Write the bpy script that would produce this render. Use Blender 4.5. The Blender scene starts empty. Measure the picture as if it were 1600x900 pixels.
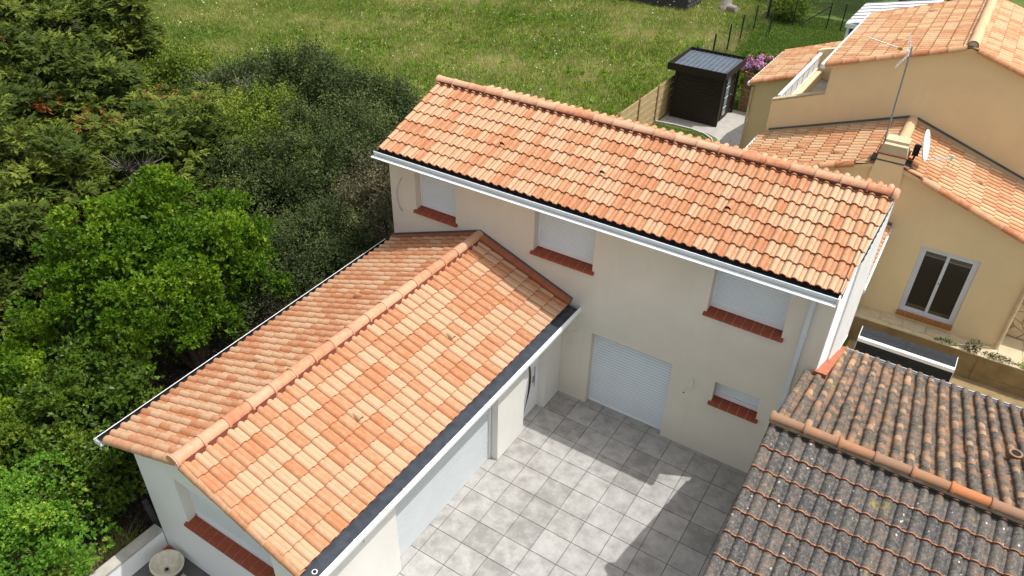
import bpy, math, random
import numpy as np
from mathutils import Matrix, Vector

sc = bpy.context.scene
col = sc.collection
# ------------------------------------------------------------------ camera, sky, sun, exposure
cd = bpy.data.cameras.new('camera'); cam = bpy.data.objects.new('camera', cd); col.objects.link(cam)
cam.location = (6.18082332, -12.2368943, 12.5905545)
cam.rotation_euler = (0.964106435, -0.0227925985, 0.567738450)
cd.sensor_width = 36.0; cd.lens = 1167.20337 / 1600 * 36.0
cd.clip_start = 0.1; cd.clip_end = 2000
sc.camera = cam
SUN = Vector((0.45, 0.215, 1.0)).normalized()
world = bpy.data.worlds.new('World'); sc.world = world; world.use_nodes = True
wn = world.node_tree.nodes; wl = world.node_tree.links
bg = wn['Background']; bg.inputs['Strength'].default_value = 0.15
sky = wn.new('ShaderNodeTexSky'); sky.sky_type = 'NISHITA'; sky.sun_disc = False
sky.sun_elevation = math.asin(SUN.z); sky.sun_rotation = math.atan2(SUN.x, SUN.y)
sky.altitude = 30; sky.air_density = 0.75; sky.dust_density = 3.0; sky.ozone_density = 1.0
bw = wn.new('ShaderNodeRGBToBW'); veil = wn.new('ShaderNodeMix'); veil.data_type = 'RGBA'; veil.blend_type = 'MULTIPLY'; veil.inputs[0].default_value = 1.0
veil.inputs[7].default_value = (1.02, 1.0, 0.955, 1)          # thin bright high cloud: the sky's own brightness, nearly white
wl.new(sky.outputs['Color'], bw.inputs['Color']); wl.new(bw.outputs['Val'], veil.inputs[6])
mxs = wn.new('ShaderNodeMix'); mxs.data_type = 'RGBA'; mxs.inputs[0].default_value = 0.72
wl.new(sky.outputs['Color'], mxs.inputs[6]); wl.new(veil.outputs[2], mxs.inputs[7]); wl.new(mxs.outputs[2], bg.inputs['Color'])
sl = bpy.data.lights.new('sun', 'SUN'); sl.energy = 2.05; sl.angle = math.radians(0.5); sl.color = (1.0, 0.975, 0.94)
so = bpy.data.objects.new('sun', sl); col.objects.link(so); so.rotation_euler = SUN.to_track_quat('Z', 'Y').to_euler()
so.location = (10, 10, 30)
sc.view_settings.view_transform = 'Standard'; sc.view_settings.look = 'None'
sc.view_settings.exposure = 0.9; sc.view_settings.gamma = 1.0
try: sc.cycles.max_bounces = 6; sc.cycles.transparent_max_bounces = 8
except Exception: pass

# ------------------------------------------------------------------ helpers
WP = {}
def tag(o, label=None, cat=None, group=None, kind=None):
    if label: o['label'] = label
    if cat: o['category'] = cat
    if group: o['group'] = group
    if kind: o['kind'] = kind
    return o
def empty(name, loc, label=None, cat=None, group=None, parent=None):
    o = bpy.data.objects.new(name, None); col.objects.link(o); o.empty_display_size = 0.3
    loc = Vector(loc); WP[o] = loc
    if parent: o.parent = parent; o.location = loc - WP[parent]
    else: o.location = loc
    return tag(o, label, cat, group)
def put(name, me, loc, parent=None, rot=None, scale=None):
    o = bpy.data.objects.new(name, me); col.objects.link(o)
    loc = Vector(loc); WP[o] = loc
    if parent: o.parent = parent; o.location = loc - WP[parent]
    else: o.location = loc
    if rot is not None: o.rotation_euler = rot
    if scale is not None: o.scale = scale
    return o
class MB:
    def __init__(s): s.v = []; s.f = []; s.m = []; s.t = []; s.sm = []
    def face(s, pts, m=0, t=0.5, sm=False):
        n = len(s.v); s.v += [tuple(p) for p in pts]; s.f.append(tuple(range(n, n+len(pts)))); s.m.append(m); s.t.append(t); s.sm.append(sm)
    def grid(s, rows, m=0, t=0.5, sm=True, flip=False, closed=False):
        n = len(s.v); w = len(rows[0])
        for r in rows: s.v += [tuple(p) for p in r]
        for i in range(len(rows)-1):
            for j in range(w if closed else w-1):
                a = n+i*w+j; b = n+i*w+(j+1) % w; c = n+(i+1)*w+(j+1) % w; d = n+(i+1)*w+j
                s.f.append((a, d, c, b) if flip else (a, b, c, d)); s.m.append(m); s.t.append(t); s.sm.append(sm)
    def box(s, x0, x1, y0, y1, z0, z1, m=0, t=0.5, M=None):
        p = [Vector((x, y, z)) for z in (z0, z1) for y in (y0, y1) for x in (x0, x1)]
        if M is not None: p = [M @ q for q in p]
        n = len(s.v); s.v += [tuple(q) for q in p]
        for f in ((0,2,3,1),(4,5,7,6),(0,1,5,4),(2,6,7,3),(0,4,6,2),(1,3,7,5)):
            s.f.append(tuple(n+i for i in f)); s.m.append(m); s.t.append(t); s.sm.append(False)
        return s
    def prism(s, poly, d, m=0, t=0.5):
        """poly: 3-D points of one cap, extruded by vector d"""
        d = Vector(d); a = [Vector(p) for p in poly]; b = [p+d for p in a]; n = len(a)
        nv = Vector((0,0,0))
        for i in range(n): nv += a[i].cross(a[(i+1) % n])
        if nv.dot(d) > 0: a, b = [a[i] for i in range(n)], [b[i] for i in range(n)]; s.face(a[::-1], m, t); s.face(b, m, t); rev = False
        else: s.face(a, m, t); s.face(b[::-1], m, t); rev = True
        for i in range(n):
            q = [a[i], a[(i+1) % n], b[(i+1) % n], b[i]]
            s.face(q[::-1] if rev else q, m, t)
        return s
    def tube(s, pts, r, n=8, m=0, t=0.5, caps=True):
        pts = [Vector(p) for p in pts]; rs = r if isinstance(r, (list, tuple)) else [r]*len(pts)
        rings = []
        for i, p in enumerate(pts):
            d = (pts[min(i+1, len(pts)-1)] - pts[max(i-1, 0)]).normalized()
            a = d.cross(Vector((0, 0, 1)));
            if a.length < 1e-3: a = Vector((1, 0, 0))
            a.normalize(); b = d.cross(a)
            rings.append([p + (a*math.cos(2*math.pi*k/n) + b*math.sin(2*math.pi*k/n))*rs[i] for k in range(n)])
        s.grid(rings, m, t, True, flip=True, closed=True)
        if caps: s.face(rings[0], m, t); s.face(rings[-1][::-1], m, t)
        return s
    def mesh(s, name, mats, c=(0, 0, 0)):
        me = bpy.data.meshes.new(name)
        v = np.array(s.v, dtype=float) - np.array(c, dtype=float)
        me.from_pydata(v.tolist(), [], s.f)
        for m in mats: me.materials.append(m)
        me.polygons.foreach_set('material_index', s.m); me.polygons.foreach_set('use_smooth', s.sm)
        a = me.attributes.new('tone', 'FLOAT', 'FACE'); a.data.foreach_set('value', s.t)
        me.update(); return me
    def build(s, name, mats, parent=None, label=None, kind=None, cat=None):
        if not isinstance(mats, (list, tuple)): mats = [mats]
        v = np.array(s.v); c = (v.min(0)+v.max(0))/2; c[2] = v[:, 2].min()
        o = put(name, s.mesh(name, mats, c), c, parent)
        return tag(o, label, cat, None, kind)
def quads_mesh(name, V, tone, mat, c, nper=4):
    """V: (N, nper, 3) array of separate polygons"""
    n = V.shape[0]; me = bpy.data.meshes.new(name)
    me.vertices.add(n*nper); me.vertices.foreach_set('co', (V - np.array(c)).reshape(-1).astype(np.float32))
    me.loops.add(n*nper); me.loops.foreach_set('vertex_index', np.arange(n*nper, dtype=np.int32))
    me.polygons.add(n); me.polygons.foreach_set('loop_start', np.arange(0, n*nper, nper, dtype=np.int32))
    try: me.polygons.foreach_set('loop_total', np.full(n, nper, dtype=np.int32))
    except Exception: pass
    me.materials.append(mat)
    me.update(calc_edges=True)
    a = me.attributes.new('tone', 'FLOAT', 'FACE'); a.data.foreach_set('value', tone.astype(np.float32))
    return me

# ------------------------------------------------------------------ materials
class NT:
    def __init__(s, name):
        s.m = bpy.data.materials.new(name); s.m.use_nodes = True; s.t = s.m.node_tree; s.n = s.t.nodes; s.l = s.t.links
        s.b = s.n['Principled BSDF']; s.pos = s.n.new('ShaderNodeNewGeometry').outputs['Position']
    def noise(s, scale, detail=4, rough=0.55, vec=None, stretch=None):
        n = s.n.new('ShaderNodeTexNoise'); n.inputs['Scale'].default_value = scale; n.inputs['Detail'].default_value = detail; n.inputs['Roughness'].default_value = rough
        v = vec or s.pos
        if stretch:
            mp = s.n.new('ShaderNodeMapping'); mp.inputs['Scale'].default_value = stretch; s.l.new(v, mp.inputs['Vector']); v = mp.outputs[0]
        s.l.new(v, n.inputs['Vector']); return n.outputs['Fac']
    def vor(s, scale, feat='F1'):
        n = s.n.new('ShaderNodeTexVoronoi'); n.feature = feat; n.inputs['Scale'].default_value = scale; s.l.new(s.pos, n.inputs['Vector']); return n.outputs['Distance']
    def ramp(s, fac, stops, interp='LINEAR'):
        r = s.n.new('ShaderNodeValToRGB'); r.color_ramp.interpolation = interp; e = r.color_ramp.elements
        while len(e) < len(stops): e.new(0.5)
        for i, (p, c) in enumerate(stops):
            e[i].position = p; e[i].color = (c, c, c, 1) if isinstance(c, (int, float)) else (*c, 1)
        s.l.new(fac, r.inputs['Fac']); return r.outputs['Color']
    def mix(s, fac, a, b, mode='MIX'):
        n = s.n.new('ShaderNodeMix'); n.data_type = 'RGBA'; n.blend_type = mode
        for q, inp, x in ((0, n.inputs[0], fac), (1, n.inputs[6], a), (1, n.inputs[7], b)):
            if isinstance(x, (int, float)): inp.default_value = (x, x, x, 1) if q else x
            elif isinstance(x, tuple): inp.default_value = (*x, 1)
            else: s.l.new(x, inp)
        return n.outputs[2]
    def math(s, op, a, b=0.0):
        n = s.n.new('ShaderNodeMath'); n.operation = op
        for i, x in enumerate((a, b)):
            if isinstance(x, (int, float)): n.inputs[i].default_value = x
            else: s.l.new(x, n.inputs[i])
        return n.outputs[0]
    def attr(s, name='tone'):
        n = s.n.new('ShaderNodeAttribute'); n.attribute_name = name; return n.outputs['Fac']
    def out(s, color, rough=0.8, bump=None, dist=0.01, strength=0.5, spec=0.3, metal=0.0):
        for k, x in (('Base Color', color), ('Roughness', rough)):
            i = s.b.inputs[k]
            if isinstance(x, tuple): i.default_value = (*x, 1)
            elif isinstance(x, (int, float)): i.default_value = x
            else: s.l.new(x, i)
        s.b.inputs['Specular IOR Level'].default_value = spec; s.b.inputs['Metallic'].default_value = metal
        if bump is not None:
            b = s.n.new('ShaderNodeBump'); b.inputs['Distance'].default_value = dist; b.inputs['Strength'].default_value = strength
            s.l.new(bump, b.inputs['Height']); s.l.new(b.outputs[0], s.b.inputs['Normal'])
        return s.m
def plain(name, c, rough=0.7, var=0.12, scale=3.0, spec=0.3, metal=0.0, bump=0.0, bscale=60):
    n = NT(name); f = n.noise(scale, 5)
    colr = n.mix(n.ramp(f, [(0.3, 0.0), (0.7, 1.0)]), tuple(x*(1-var) for x in c), tuple(min(1, x*(1+var)) for x in c))
    return n.out(colr, rough, n.noise(bscale, 3) if bump else None, 0.004, bump, spec, metal)
M = {}
def stucco(name, c, var=0.05):
    n = NT(name); big = n.noise(0.7, 4); st = n.noise(2.2, 5, 0.6, stretch=(3.0, 3.0, 0.35)); fine = n.noise(140, 3)
    k = n.mix(n.ramp(big, [(0.3, 0.0), (0.75, 1.0)]), tuple(x*(1-var) for x in c), tuple(min(1, x*(1+var)) for x in c))
    k = n.mix(n.ramp(st, [(0.50, 0.0), (0.80, 0.20)]), k, tuple(x*0.78 for x in c))
    k = n.mix(n.ramp(fine, [(0.35, 0.10), (0.6, 0.0)]), k, tuple(x*0.7 for x in c))
    return n.out(k, 0.92, fine, 0.003, 0.35, 0.15)
M['stucco'] = stucco('cream_stucco', (0.70, 0.665, 0.572), 0.06)
M['wing_stucco'] = stucco('pale_cream_stucco', (0.74, 0.73, 0.685), 0.05)
M['white_stucco'] = stucco('white_stucco', (0.84, 0.86, 0.85), 0.03)
M['tan'] = stucco('tan_stucco', (0.77, 0.615, 0.375), 0.06)
def tile_mat(name, pale, mid, orange, edge=None, speck=0.25):
    n = NT(name); t = n.attr(); nz = n.noise(9, 4, 0.6); fine = n.noise(70, 3); st = n.noise(30, 3)
    k = n.math('ADD', n.math('ADD', n.math('MULTIPLY', t, 0.80), 0.11), n.math('MULTIPLY', n.math('SUBTRACT', nz, 0.5), 1.0))
    c = n.ramp(k, [(0.12, pale), (0.38, tuple((a*2+b)/3 for a, b in zip(pale, mid))), (0.6, mid), (0.9, orange)])
    c = n.mix(n.ramp(fine, [(0.52, 0.0), (0.75, 0.35)]), c, tuple(x*0.72 for x in mid))
    c = n.mix(n.ramp(n.vor(26), [(0.03, speck), (0.10, 0.0)]), c, (0.16, 0.09, 0.055))
    c = n.mix(n.ramp(n.noise(1.3, 4), [(0.55, 0.0), (0.8, 0.25)]), c, tuple(x*0.7 for x in mid))
    return n.out(c, 0.75, st, 0.004, 0.3, 0.25)
M['tile'] = tile_mat('sand_blend_clay', (0.51, 0.335, 0.205), (0.475, 0.25, 0.135), (0.42, 0.18, 0.083))
M['tile_speck'] = tile_mat('speckled_clay', (0.54, 0.37, 0.23), (0.49, 0.27, 0.145), (0.44, 0.19, 0.09), speck=0.9)
M['edge_and_joint_shade'] = plain('clay_edge_and_joint_shade', (0.36, 0.13, 0.055), 0.8, 0.2, 20)  # clay of the lips, also laid along tile joints as painted shade
M['verge'] = tile_mat('verge_clay', (0.58, 0.36, 0.20), (0.54, 0.26, 0.13), (0.44, 0.17, 0.075))
M['ridge'] = tile_mat('ridge_clay', (0.56, 0.34, 0.22), (0.51, 0.24, 0.135), (0.45, 0.165, 0.08), speck=0.5)
M['ntile'] = tile_mat('neighbour_clay', (0.62, 0.43, 0.25), (0.585, 0.34, 0.18), (0.50, 0.235, 0.11))
M['mortar_red'] = plain('red_mortar', (0.15, 0.045, 0.03), 0.9, 0.2, 15, bump=0.4)
def old_tile():
    n = NT('weathered_clay'); t = n.attr(); a = n.noise(7.5, 6, 0.72); b = n.noise(20, 5, 0.7); f = n.noise(60, 4, 0.75)
    base = n.ramp(n.math('ADD', n.math('MULTIPLY', t, 0.5), n.math('MULTIPLY', a, 0.55)),
                  [(0.30, (0.062, 0.066, 0.070)), (0.44, (0.12, 0.112, 0.104)), (0.54, (0.20, 0.14, 0.105)), (0.64, (0.40, 0.17, 0.08))])
    c = n.mix(n.ramp(b, [(0.48, 0.0), (0.64, 0.6)]), base, (0.34, 0.27, 0.215))
    c = n.mix(n.ramp(f, [(0.48, 0.0), (0.62, 0.7)]), c, (0.045, 0.043, 0.041))
    c = n.mix(n.ramp(n.noise(160, 2), [(0.60, 0.0), (0.72, 0.5)]), c, (0.46, 0.40, 0.33))
    c = n.mix(n.math('MULTIPLY', n.ramp(n.vor(7.5), [(0.10, 0.85), (0.15, 0.0)]), n.ramp(n.noise(2.3, 3), [(0.52, 0.0), (0.58, 1.0)])), c, (0.60, 0.58, 0.52))
    c = n.mix(n.ramp(n.noise(1.9, 5, 0.7), [(0.66, 0.0), (0.74, 0.6)]), c, (0.40, 0.30, 0.07))
    return n.out(c, 0.95, b, 0.012, 0.6, 0.1)
M['old'] = old_tile()
def old_warm():
    n = NT('weathered_canal_clay'); t = n.attr(); a = n.noise(7, 6, 0.72); b = n.noise(22, 5, 0.7)
    base = n.ramp(n.math('ADD', n.math('MULTIPLY', t, 0.5), n.math('MULTIPLY', a, 0.65)),
                  [(0.30, (0.055, 0.052, 0.049)), (0.45, (0.12, 0.10, 0.082)), (0.60, (0.28, 0.155, 0.088)), (0.82, (0.48, 0.29, 0.165))])
    c = n.mix(n.ramp(b, [(0.47, 0.0), (0.66, 0.55)]), base, (0.33, 0.28, 0.22))
    c = n.mix(n.ramp(n.noise(90, 3, 0.7), [(0.47, 0.0), (0.62, 0.5)]), c, (0.07, 0.065, 0.058))
    c = n.mix(n.ramp(n.vor(5.0), [(0.055, 0.8), (0.085, 0.0)]), c, (0.62, 0.60, 0.55))
    c = n.mix(n.ramp(n.noise(1.7, 5, 0.7), [(0.64, 0.0), (0.74, 0.5)]), c, (0.34, 0.27, 0.07))
    return n.out(c, 0.95, b, 0.012, 0.6, 0.1)
M['old_canal'] = old_warm()
M['old_edge'] = plain('old_clay_edge', (0.46, 0.19, 0.09), 0.9, 0.4, 25)
M['old_ridge'] = tile_mat('old_ridge_clay', (0.25, 0.155, 0.10), (0.34, 0.165, 0.085), (0.46, 0.165, 0.062), speck=1.0)
M['white'] = plain('white_paint', (0.80, 0.81, 0.82), 0.45, 0.03, 2, 0.4)
M['alu'] = plain('grey_white_aluminium', (0.62, 0.68, 0.72), 0.35, 0.04, 2, 0.5)
M['shutter'] = plain('shutter_white', (0.72, 0.79, 0.83), 0.5, 0.03, 2, 0.3)
M['slat_gap'] = plain('slat_gap', (0.30, 0.33, 0.35), 0.7, 0.05)
M['garage_door'] = plain('garage_door_white', (0.56, 0.60, 0.62), 0.5, 0.03, 2, 0.3)
M['grey_frame'] = plain('light_grey_frame', (0.60, 0.64, 0.70), 0.4, 0.04, 2, 0.4)
M['dark_zinc'] = plain('anthracite_membrane', (0.035, 0.042, 0.055), 0.55, 0.35, 6, 0.4)
M['black'] = plain('black_underlay', (0.012, 0.012, 0.013), 0.8, 0.2)
M['lead'] = plain('lead_flashing', (0.10, 0.11, 0.12), 0.6, 0.2)
M['sill'] = plain('red_clay_sill', (0.29, 0.066, 0.030), 0.55, 0.15, 12, 0.3, bump=0.2)
M['grout'] = plain('pale_grout', (0.60, 0.50, 0.43), 0.9)
M['cladding'] = plain('white_cladding', (0.78, 0.78, 0.77), 0.5, 0.06, 3)
M['cable'] = plain('cable_sheath', (0.33, 0.32, 0.30), 0.6)
M['cable_white'] = plain('white_cable', (0.72, 0.70, 0.62), 0.5)
M['flash_red'] = plain('terracotta_coating', (0.36, 0.12, 0.06), 0.7, 0.15, 5, bump=0.2)
M['dark_glass'] = NT('dark_glass').out((0.045, 0.038, 0.026), 0.04, spec=0.8)
M['grey_glass'] = NT('frosted_glass').out((0.20, 0.25, 0.25), 0.25, spec=0.6)
M['blue_glass'] = NT('blue_glass').out((0.02, 0.09, 0.28), 0.12, spec=0.7)
M['steel'] = plain('galvanised_steel', (0.30, 0.31, 0.33), 0.45, 0.15, 20, 0.5, 0.6)
M['concrete'] = plain('pale_concrete', (0.42, 0.40, 0.36), 0.9, 0.15, 5, bump=0.4)
M['grey_concrete'] = plain('grey_path', (0.36, 0.34, 0.305), 0.9, 0.12, 3, bump=0.4)
M['asphalt'] = plain('worn_asphalt', (0.105, 0.10, 0.095), 0.95, 0.25, 6, bump=0.5)
M['plank_dark'] = plain('black_brown_stain', (0.021, 0.014, 0.010), 0.65, 0.35, 8, 0.35)
M['wood'] = plain('treated_pine', (0.44, 0.325, 0.17), 0.8, 0.18, 7, bump=0.3)
M['wood_brown'] = plain('brown_pine', (0.24, 0.145, 0.075), 0.8, 0.2, 7, bump=0.3)
M['old_wood'] = plain('weathered_timber', (0.065, 0.06, 0.062), 0.9, 0.4, 10, bump=0.5)
M['roof_metal'] = plain('grey_blue_steel_roof', (0.095, 0.12, 0.145), 0.5, 0.15, 3, 0.4)
M['slate'] = plain('black_panel', (0.018, 0.020, 0.024), 0.75, 0.4, 18, bump=0.4)
M['brown_wall'] = plain('ochre_brown_concrete', (0.27, 0.195, 0.095), 0.9, 0.2, 2.5, bump=0.5)
M['stone'] = plain('cream_stone', (0.62, 0.50, 0.34), 0.9, 0.2, 3, bump=0.5)
M['stone_joint'] = plain('stone_joint', (0.42, 0.33, 0.22), 0.95)
M['paving'] = plain('cream_paving', (0.52, 0.44, 0.29), 0.9, 0.12, 4, bump=0.3)
M['fence_metal'] = plain('dark_green_steel', (0.018, 0.030, 0.026), 0.5)
M['bark'] = plain('brown_bark', (0.10, 0.075, 0.055), 0.95, 0.35, 14, bump=0.7)
M['dead_twig'] = plain('grey_dead_twig', (0.30, 0.27, 0.235), 0.9, 0.2)
M['stone_basin'] = plain('cast_stone', (0.60, 0.56, 0.46), 0.85, 0.15, 12, bump=0.5)
def floor_tile_mat():
    n = NT('grey_porcelain'); t = n.attr(); a = n.noise(3.2, 7, 0.62); b = n.noise(9, 6, 0.7)
    k = n.math('ADD', n.math('MULTIPLY', a, 0.8), n.math('MULTIPLY', t, 0.16))
    c = n.ramp(k, [(0.34, (0.245, 0.235, 0.222)), (0.50, (0.355, 0.343, 0.327)), (0.62, (0.42, 0.408, 0.392))])
    c = n.mix(n.ramp(b, [(0.50, 0.0), (0.66, 0.45)]), c, (0.29, 0.272, 0.25))
    c = n.mix(n.ramp(n.noise(22, 4, 0.7), [(0.56, 0.0), (0.68, 0.35)]), c, (0.49, 0.475, 0.455))
    return n.out(c, 0.6, b, 0.001, 0.2, 0.3)
M['porcelain'] = floor_tile_mat()
M['joint'] = plain('dark_joint', (0.085, 0.08, 0.075), 0.95)
def leaf_mat(name, stops, gloss=0.5, trans=0.35, shine=0.3):
    n = NT(name); t = n.attr(); c = n.ramp(t, stops)
    n.out(c, gloss, spec=shine)
    tr = n.n.new('ShaderNodeBsdfTranslucent'); n.l.new(n.mix(0.5, c, n.mix(1.0, c, (1.25, 1.3, 0.5), 'MULTIPLY')), tr.inputs['Color'])
    mx = n.n.new('ShaderNodeMixShader'); mx.inputs[0].default_value = trans
    n.l.new(n.b.outputs[0], mx.inputs[1]); n.l.new(tr.outputs[0], mx.inputs[2])
    n.l.new(mx.outputs[0], n.n['Material Output'].inputs['Surface']); return n.m
M['laurel'] = leaf_mat('laurel_leaf', [(0.0, (0.05, 0.115, 0.008)), (0.5, (0.102, 0.20, 0.010)), (0.85, (0.19, 0.305, 0.018)), (1.0, (0.33, 0.43, 0.05))], 0.48, 0.38, 0.22)
M['bright'] = leaf_mat('light_green_leaf', [(0.0, (0.08, 0.19, 0.02)), (0.6, (0.17, 0.34, 0.035)), (1.0, (0.42, 0.54, 0.07))], 0.5, 0.35, 0.22)
M['camellia'] = leaf_mat('dark_glossy_leaf', [(0.0, (0.045, 0.085, 0.010)), (0.6, (0.085, 0.15, 0.014)), (1.0, (0.20, 0.26, 0.03))], 0.45, 0.25, 0.3)
M['cypress'] = leaf_mat('cypress_spray', [(0.0, (0.022, 0.036, 0.008)), (0.45, (0.06, 0.092, 0.013)), (0.9, (0.17, 0.205, 0.028)), (0.97, (0.18, 0.21, 0.035)), (1.0, (0.36, 0.13, 0.04))], 0.7, 0.15, 0.15)
M['thorn'] = leaf_mat('blackthorn_leaf', [(0.0, (0.030, 0.047, 0.016)), (0.6, (0.075, 0.105, 0.032)), (1.0, (0.19, 0.225, 0.072))], 0.65, 0.2, 0.2)
M['thorn_green'] = leaf_mat('hawthorn_leaf', [(0.0, (0.07, 0.12, 0.015)), (0.6, (0.14, 0.20, 0.022)), (1.0, (0.28, 0.34, 0.05))], 0.65, 0.25, 0.2)
M['thorn_brown'] = leaf_mat('brownish_leaf', [(0.0, (0.075, 0.075, 0.042)), (0.6, (0.14, 0.13, 0.075)), (1.0, (0.28, 0.22, 0.13))], 0.8, 0.15, 0.1)
M['grass'] = leaf_mat('meadow_blade', [(0.0, (0.07, 0.135, 0.02)), (0.3, (0.145, 0.22, 0.035)), (0.6, (0.26, 0.285, 0.075)), (1.0, (0.52, 0.46, 0.24))], 0.8, 0.3, 0.1)
M['turf'] = leaf_mat('turf_blade', [(0.0, (0.085, 0.16, 0.028)), (1.0, (0.18, 0.24, 0.055))], 0.8, 0.3, 0.1)
M['petal'] = leaf_mat('white_petal', [(0.0, (0.75, 0.76, 0.72)), (1.0, (0.85, 0.82, 0.6))], 0.8, 0.3, 0.1)
M['hydr'] = leaf_mat('hydrangea_petal', [(0.0, (0.66, 0.15, 0.36)), (0.55, (0.62, 0.30, 0.52)), (0.8, (0.35, 0.33, 0.70)), (1.0, (0.70, 0.50, 0.62))], 0.8, 0.3, 0.1)
def ground_mat():
    n = NT('meadow_soil'); a = n.noise(0.25, 6, 0.6); b = n.noise(3.5, 6, 0.7); f = n.noise(30, 4, 0.7)
    c = n.ramp(a, [(0.35, (0.11, 0.17, 0.022)), (0.5, (0.18, 0.225, 0.04)), (0.65, (0.28, 0.27, 0.075))])
    c = n.mix(n.ramp(b, [(0.4, 0.5), (0.62, 0.0)]), c, (0.05, 0.085, 0.018))
    c = n.mix(n.ramp(f, [(0.5, 0.0), (0.7, 0.5)]), c, (0.23, 0.22, 0.09))
    return n.out(c, 0.95, f, 0.05, 0.8, 0.1)
M['ground'] = ground_mat()
def lawn_mat():
    n = NT('mown_lawn'); a = n.noise(0.5, 6, 0.6); f = n.noise(25, 4, 0.7)
    c = n.ramp(a, [(0.35, (0.075, 0.13, 0.022)), (0.65, (0.12, 0.165, 0.04))])
    c = n.mix(n.ramp(f, [(0.5, 0.0), (0.7, 0.4)]), c, (0.13, 0.15, 0.05))
    return n.out(c, 0.95, f, 0.03, 0.8, 0.1)
M['lawn'] = lawn_mat()
M['soil'] = plain('dark_soil', (0.045, 0.036, 0.026), 0.95, 0.4, 6, bump=0.7)
M['gravel'] = plain('dark_gravel', (0.11, 0.105, 0.10), 0.95, 0.45, 60, bump=0.9)

# ------------------------------------------------------------------ ground
def sheet(name, poly, z, mat, kind='structure', holes=None):
    mb = MB(); mb.face([(x, y, z) for x, y in poly], 0)
    return mb.build(name, mat, kind=kind)
sheet('ground', [(-300, -300), (300, -300), (300, 300), (-300, 300)], -0.03, M['ground'])
sheet('lawn', [(-5.95, 17.9), (12, 17.9), (14, 80), (-6.2, 80)], -0.022, M['lawn'])
sheet('garden_soil', [(-16, -14), (-4.3, -14), (-4.95, 6), (-16, 9)], -0.024, M['soil'])
sheet('gravel_path', [(-4.2, -12), (-0.2, -12), (-0.2, -8.0), (-4.2, -8.0)], -0.012, M['gravel'])
sheet('paved_path', [(-4.95, 17.75), (-3.6, 17.9), (-2.7, 17.75), (-2.2, 17.5), (-1.95, 17.1), (-1.85, 16.0), (-1.3, 16.0), (-1.3, 21.1), (-4.95, 21.1)], -0.012, M['grey_concrete'])
sheet('asphalt_path', [(-1.85, 12.0), (1.2, 12.0), (1.2, 21.0), (-1.55, 21.0), (-2.0, 18.2)], -0.006, M['asphalt'])
sheet('yard', [(5.6, 2.0), (14, 2.0), (14, 6.46), (5.6, 6.46)], -0.01, M['brown_wall'])
# curved lawn edging
mb = MB(); pts = [(-5.0, 17.62), (-4.2, 17.72), (-3.4, 17.72), (-2.75, 17.55), (-2.3, 17.2), (-2.05, 16.7), (-2.0, 16.0), (-2.0, 14.0)]
mb.grid([[(x, y-.05, -.02), (x, y-.05, .06), (x, y+.05, .06), (x, y+.05, -.02)] for x, y in pts], 0, sm=False)
mb.build('path_kerb', M['concrete'], kind='structure')
sheet('garden_lawn', [(-4.95, 12.0), (-2.05, 12.0), (-2.05, 16.7), (-2.3, 17.2), (-2.75, 17.5), (-3.4, 17.68), (-4.95, 17.6)], -0.01, M['lawn'])
# courtyard floor
cy = MB(); cy.face([(-.45, -12.5, -.012), (5.4, -12.5, -.012), (5.4, .36, -.012), (-.45, .36, -.012)], 0)
courtyard = cy.build('courtyard', M['joint'], kind='structure')
rt = random.Random(4)
for i in range(-1, 9):
    for j in range(-1, 21):
        x0, x1 = .6*i+.004, .6*i+.596; y1, y0 = -.6*j-.004, -.6*j-.596
        x0 = max(x0, -.4); x1 = min(x1, 5.38); y1 = min(y1, .34)
        if x1-x0 < .02 or y1-y0 < .02: continue
        if y0 < -9.6: continue
        m = MB(); dz = rt.uniform(-.0012, .0012); t = rt.choice([rt.uniform(.2, 1), rt.uniform(.5, 1), rt.uniform(.5, 1)]) if rt.random() < .9 else 0.0
        m.face([(x0+.003, y0+.003, 0+dz), (x1-.003, y0+.003, dz), (x1-.003, y1-.003, dz), (x0+.003, y1-.003, dz)], 0, t)
        r0 = [(x0+.003, y0+.003, dz), (x1-.003, y0+.003, dz), (x1-.003, y1-.003, dz), (x0+.003, y1-.003, dz)]
        r1 = [(x0, y0, -.014), (x1, y0, -.014), (x1, y1, -.014), (x0, y1, -.014)]
        m.grid([r1, r0], 0, t, False, closed=True)
        m.build('floor_tile', M['porcelain'], courtyard)

# ------------------------------------------------------------------ tile meshes
def tile_profile(W=.21, h=.052):   # hump, groove, flat pan with a small rib
    u = [-.002, .007, .03, .067, .104, .128, .14, .152, .172, .186, W+.004]
    z = [-.004, .016, .042, h, .042, .016, -.003, .004, .009, .003, .003]
    return u, z
def roof_tile_mesh(name, mats, tone, L=.40, drop=.028, W=.21, h=.057, lip=.020, rng=random, nose=0, groove=True):
    u, z = tile_profile(W, h); mb = MB(); a = rng.uniform(-.002, .002)
    rows = []
    for y, dz in ((0, drop), (L, -.004)):
        rows.append([(x, y, zz+dz+a) for x, zz in zip(u, z)])
    mb.grid(rows, 0, tone, True); 
    if groove: mb.m[0] = 1; mb.m[5] = 1  # darker clay on hump step and groove paints in the joint shade
    mb.grid([[(x, .003, zz-lip) for x, y, zz in rows[0]], [(x, 0, zz) for x, y, zz in rows[0]]], 1, tone, False)
    if nose: mb.grid([[(x, 0, zz+.0012) for x, y, zz in rows[0]], [(x, nose, zz+.0008) for x, y, zz in rows[0]]], 1, tone, True)
    return mb.mesh(name, mats)
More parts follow.
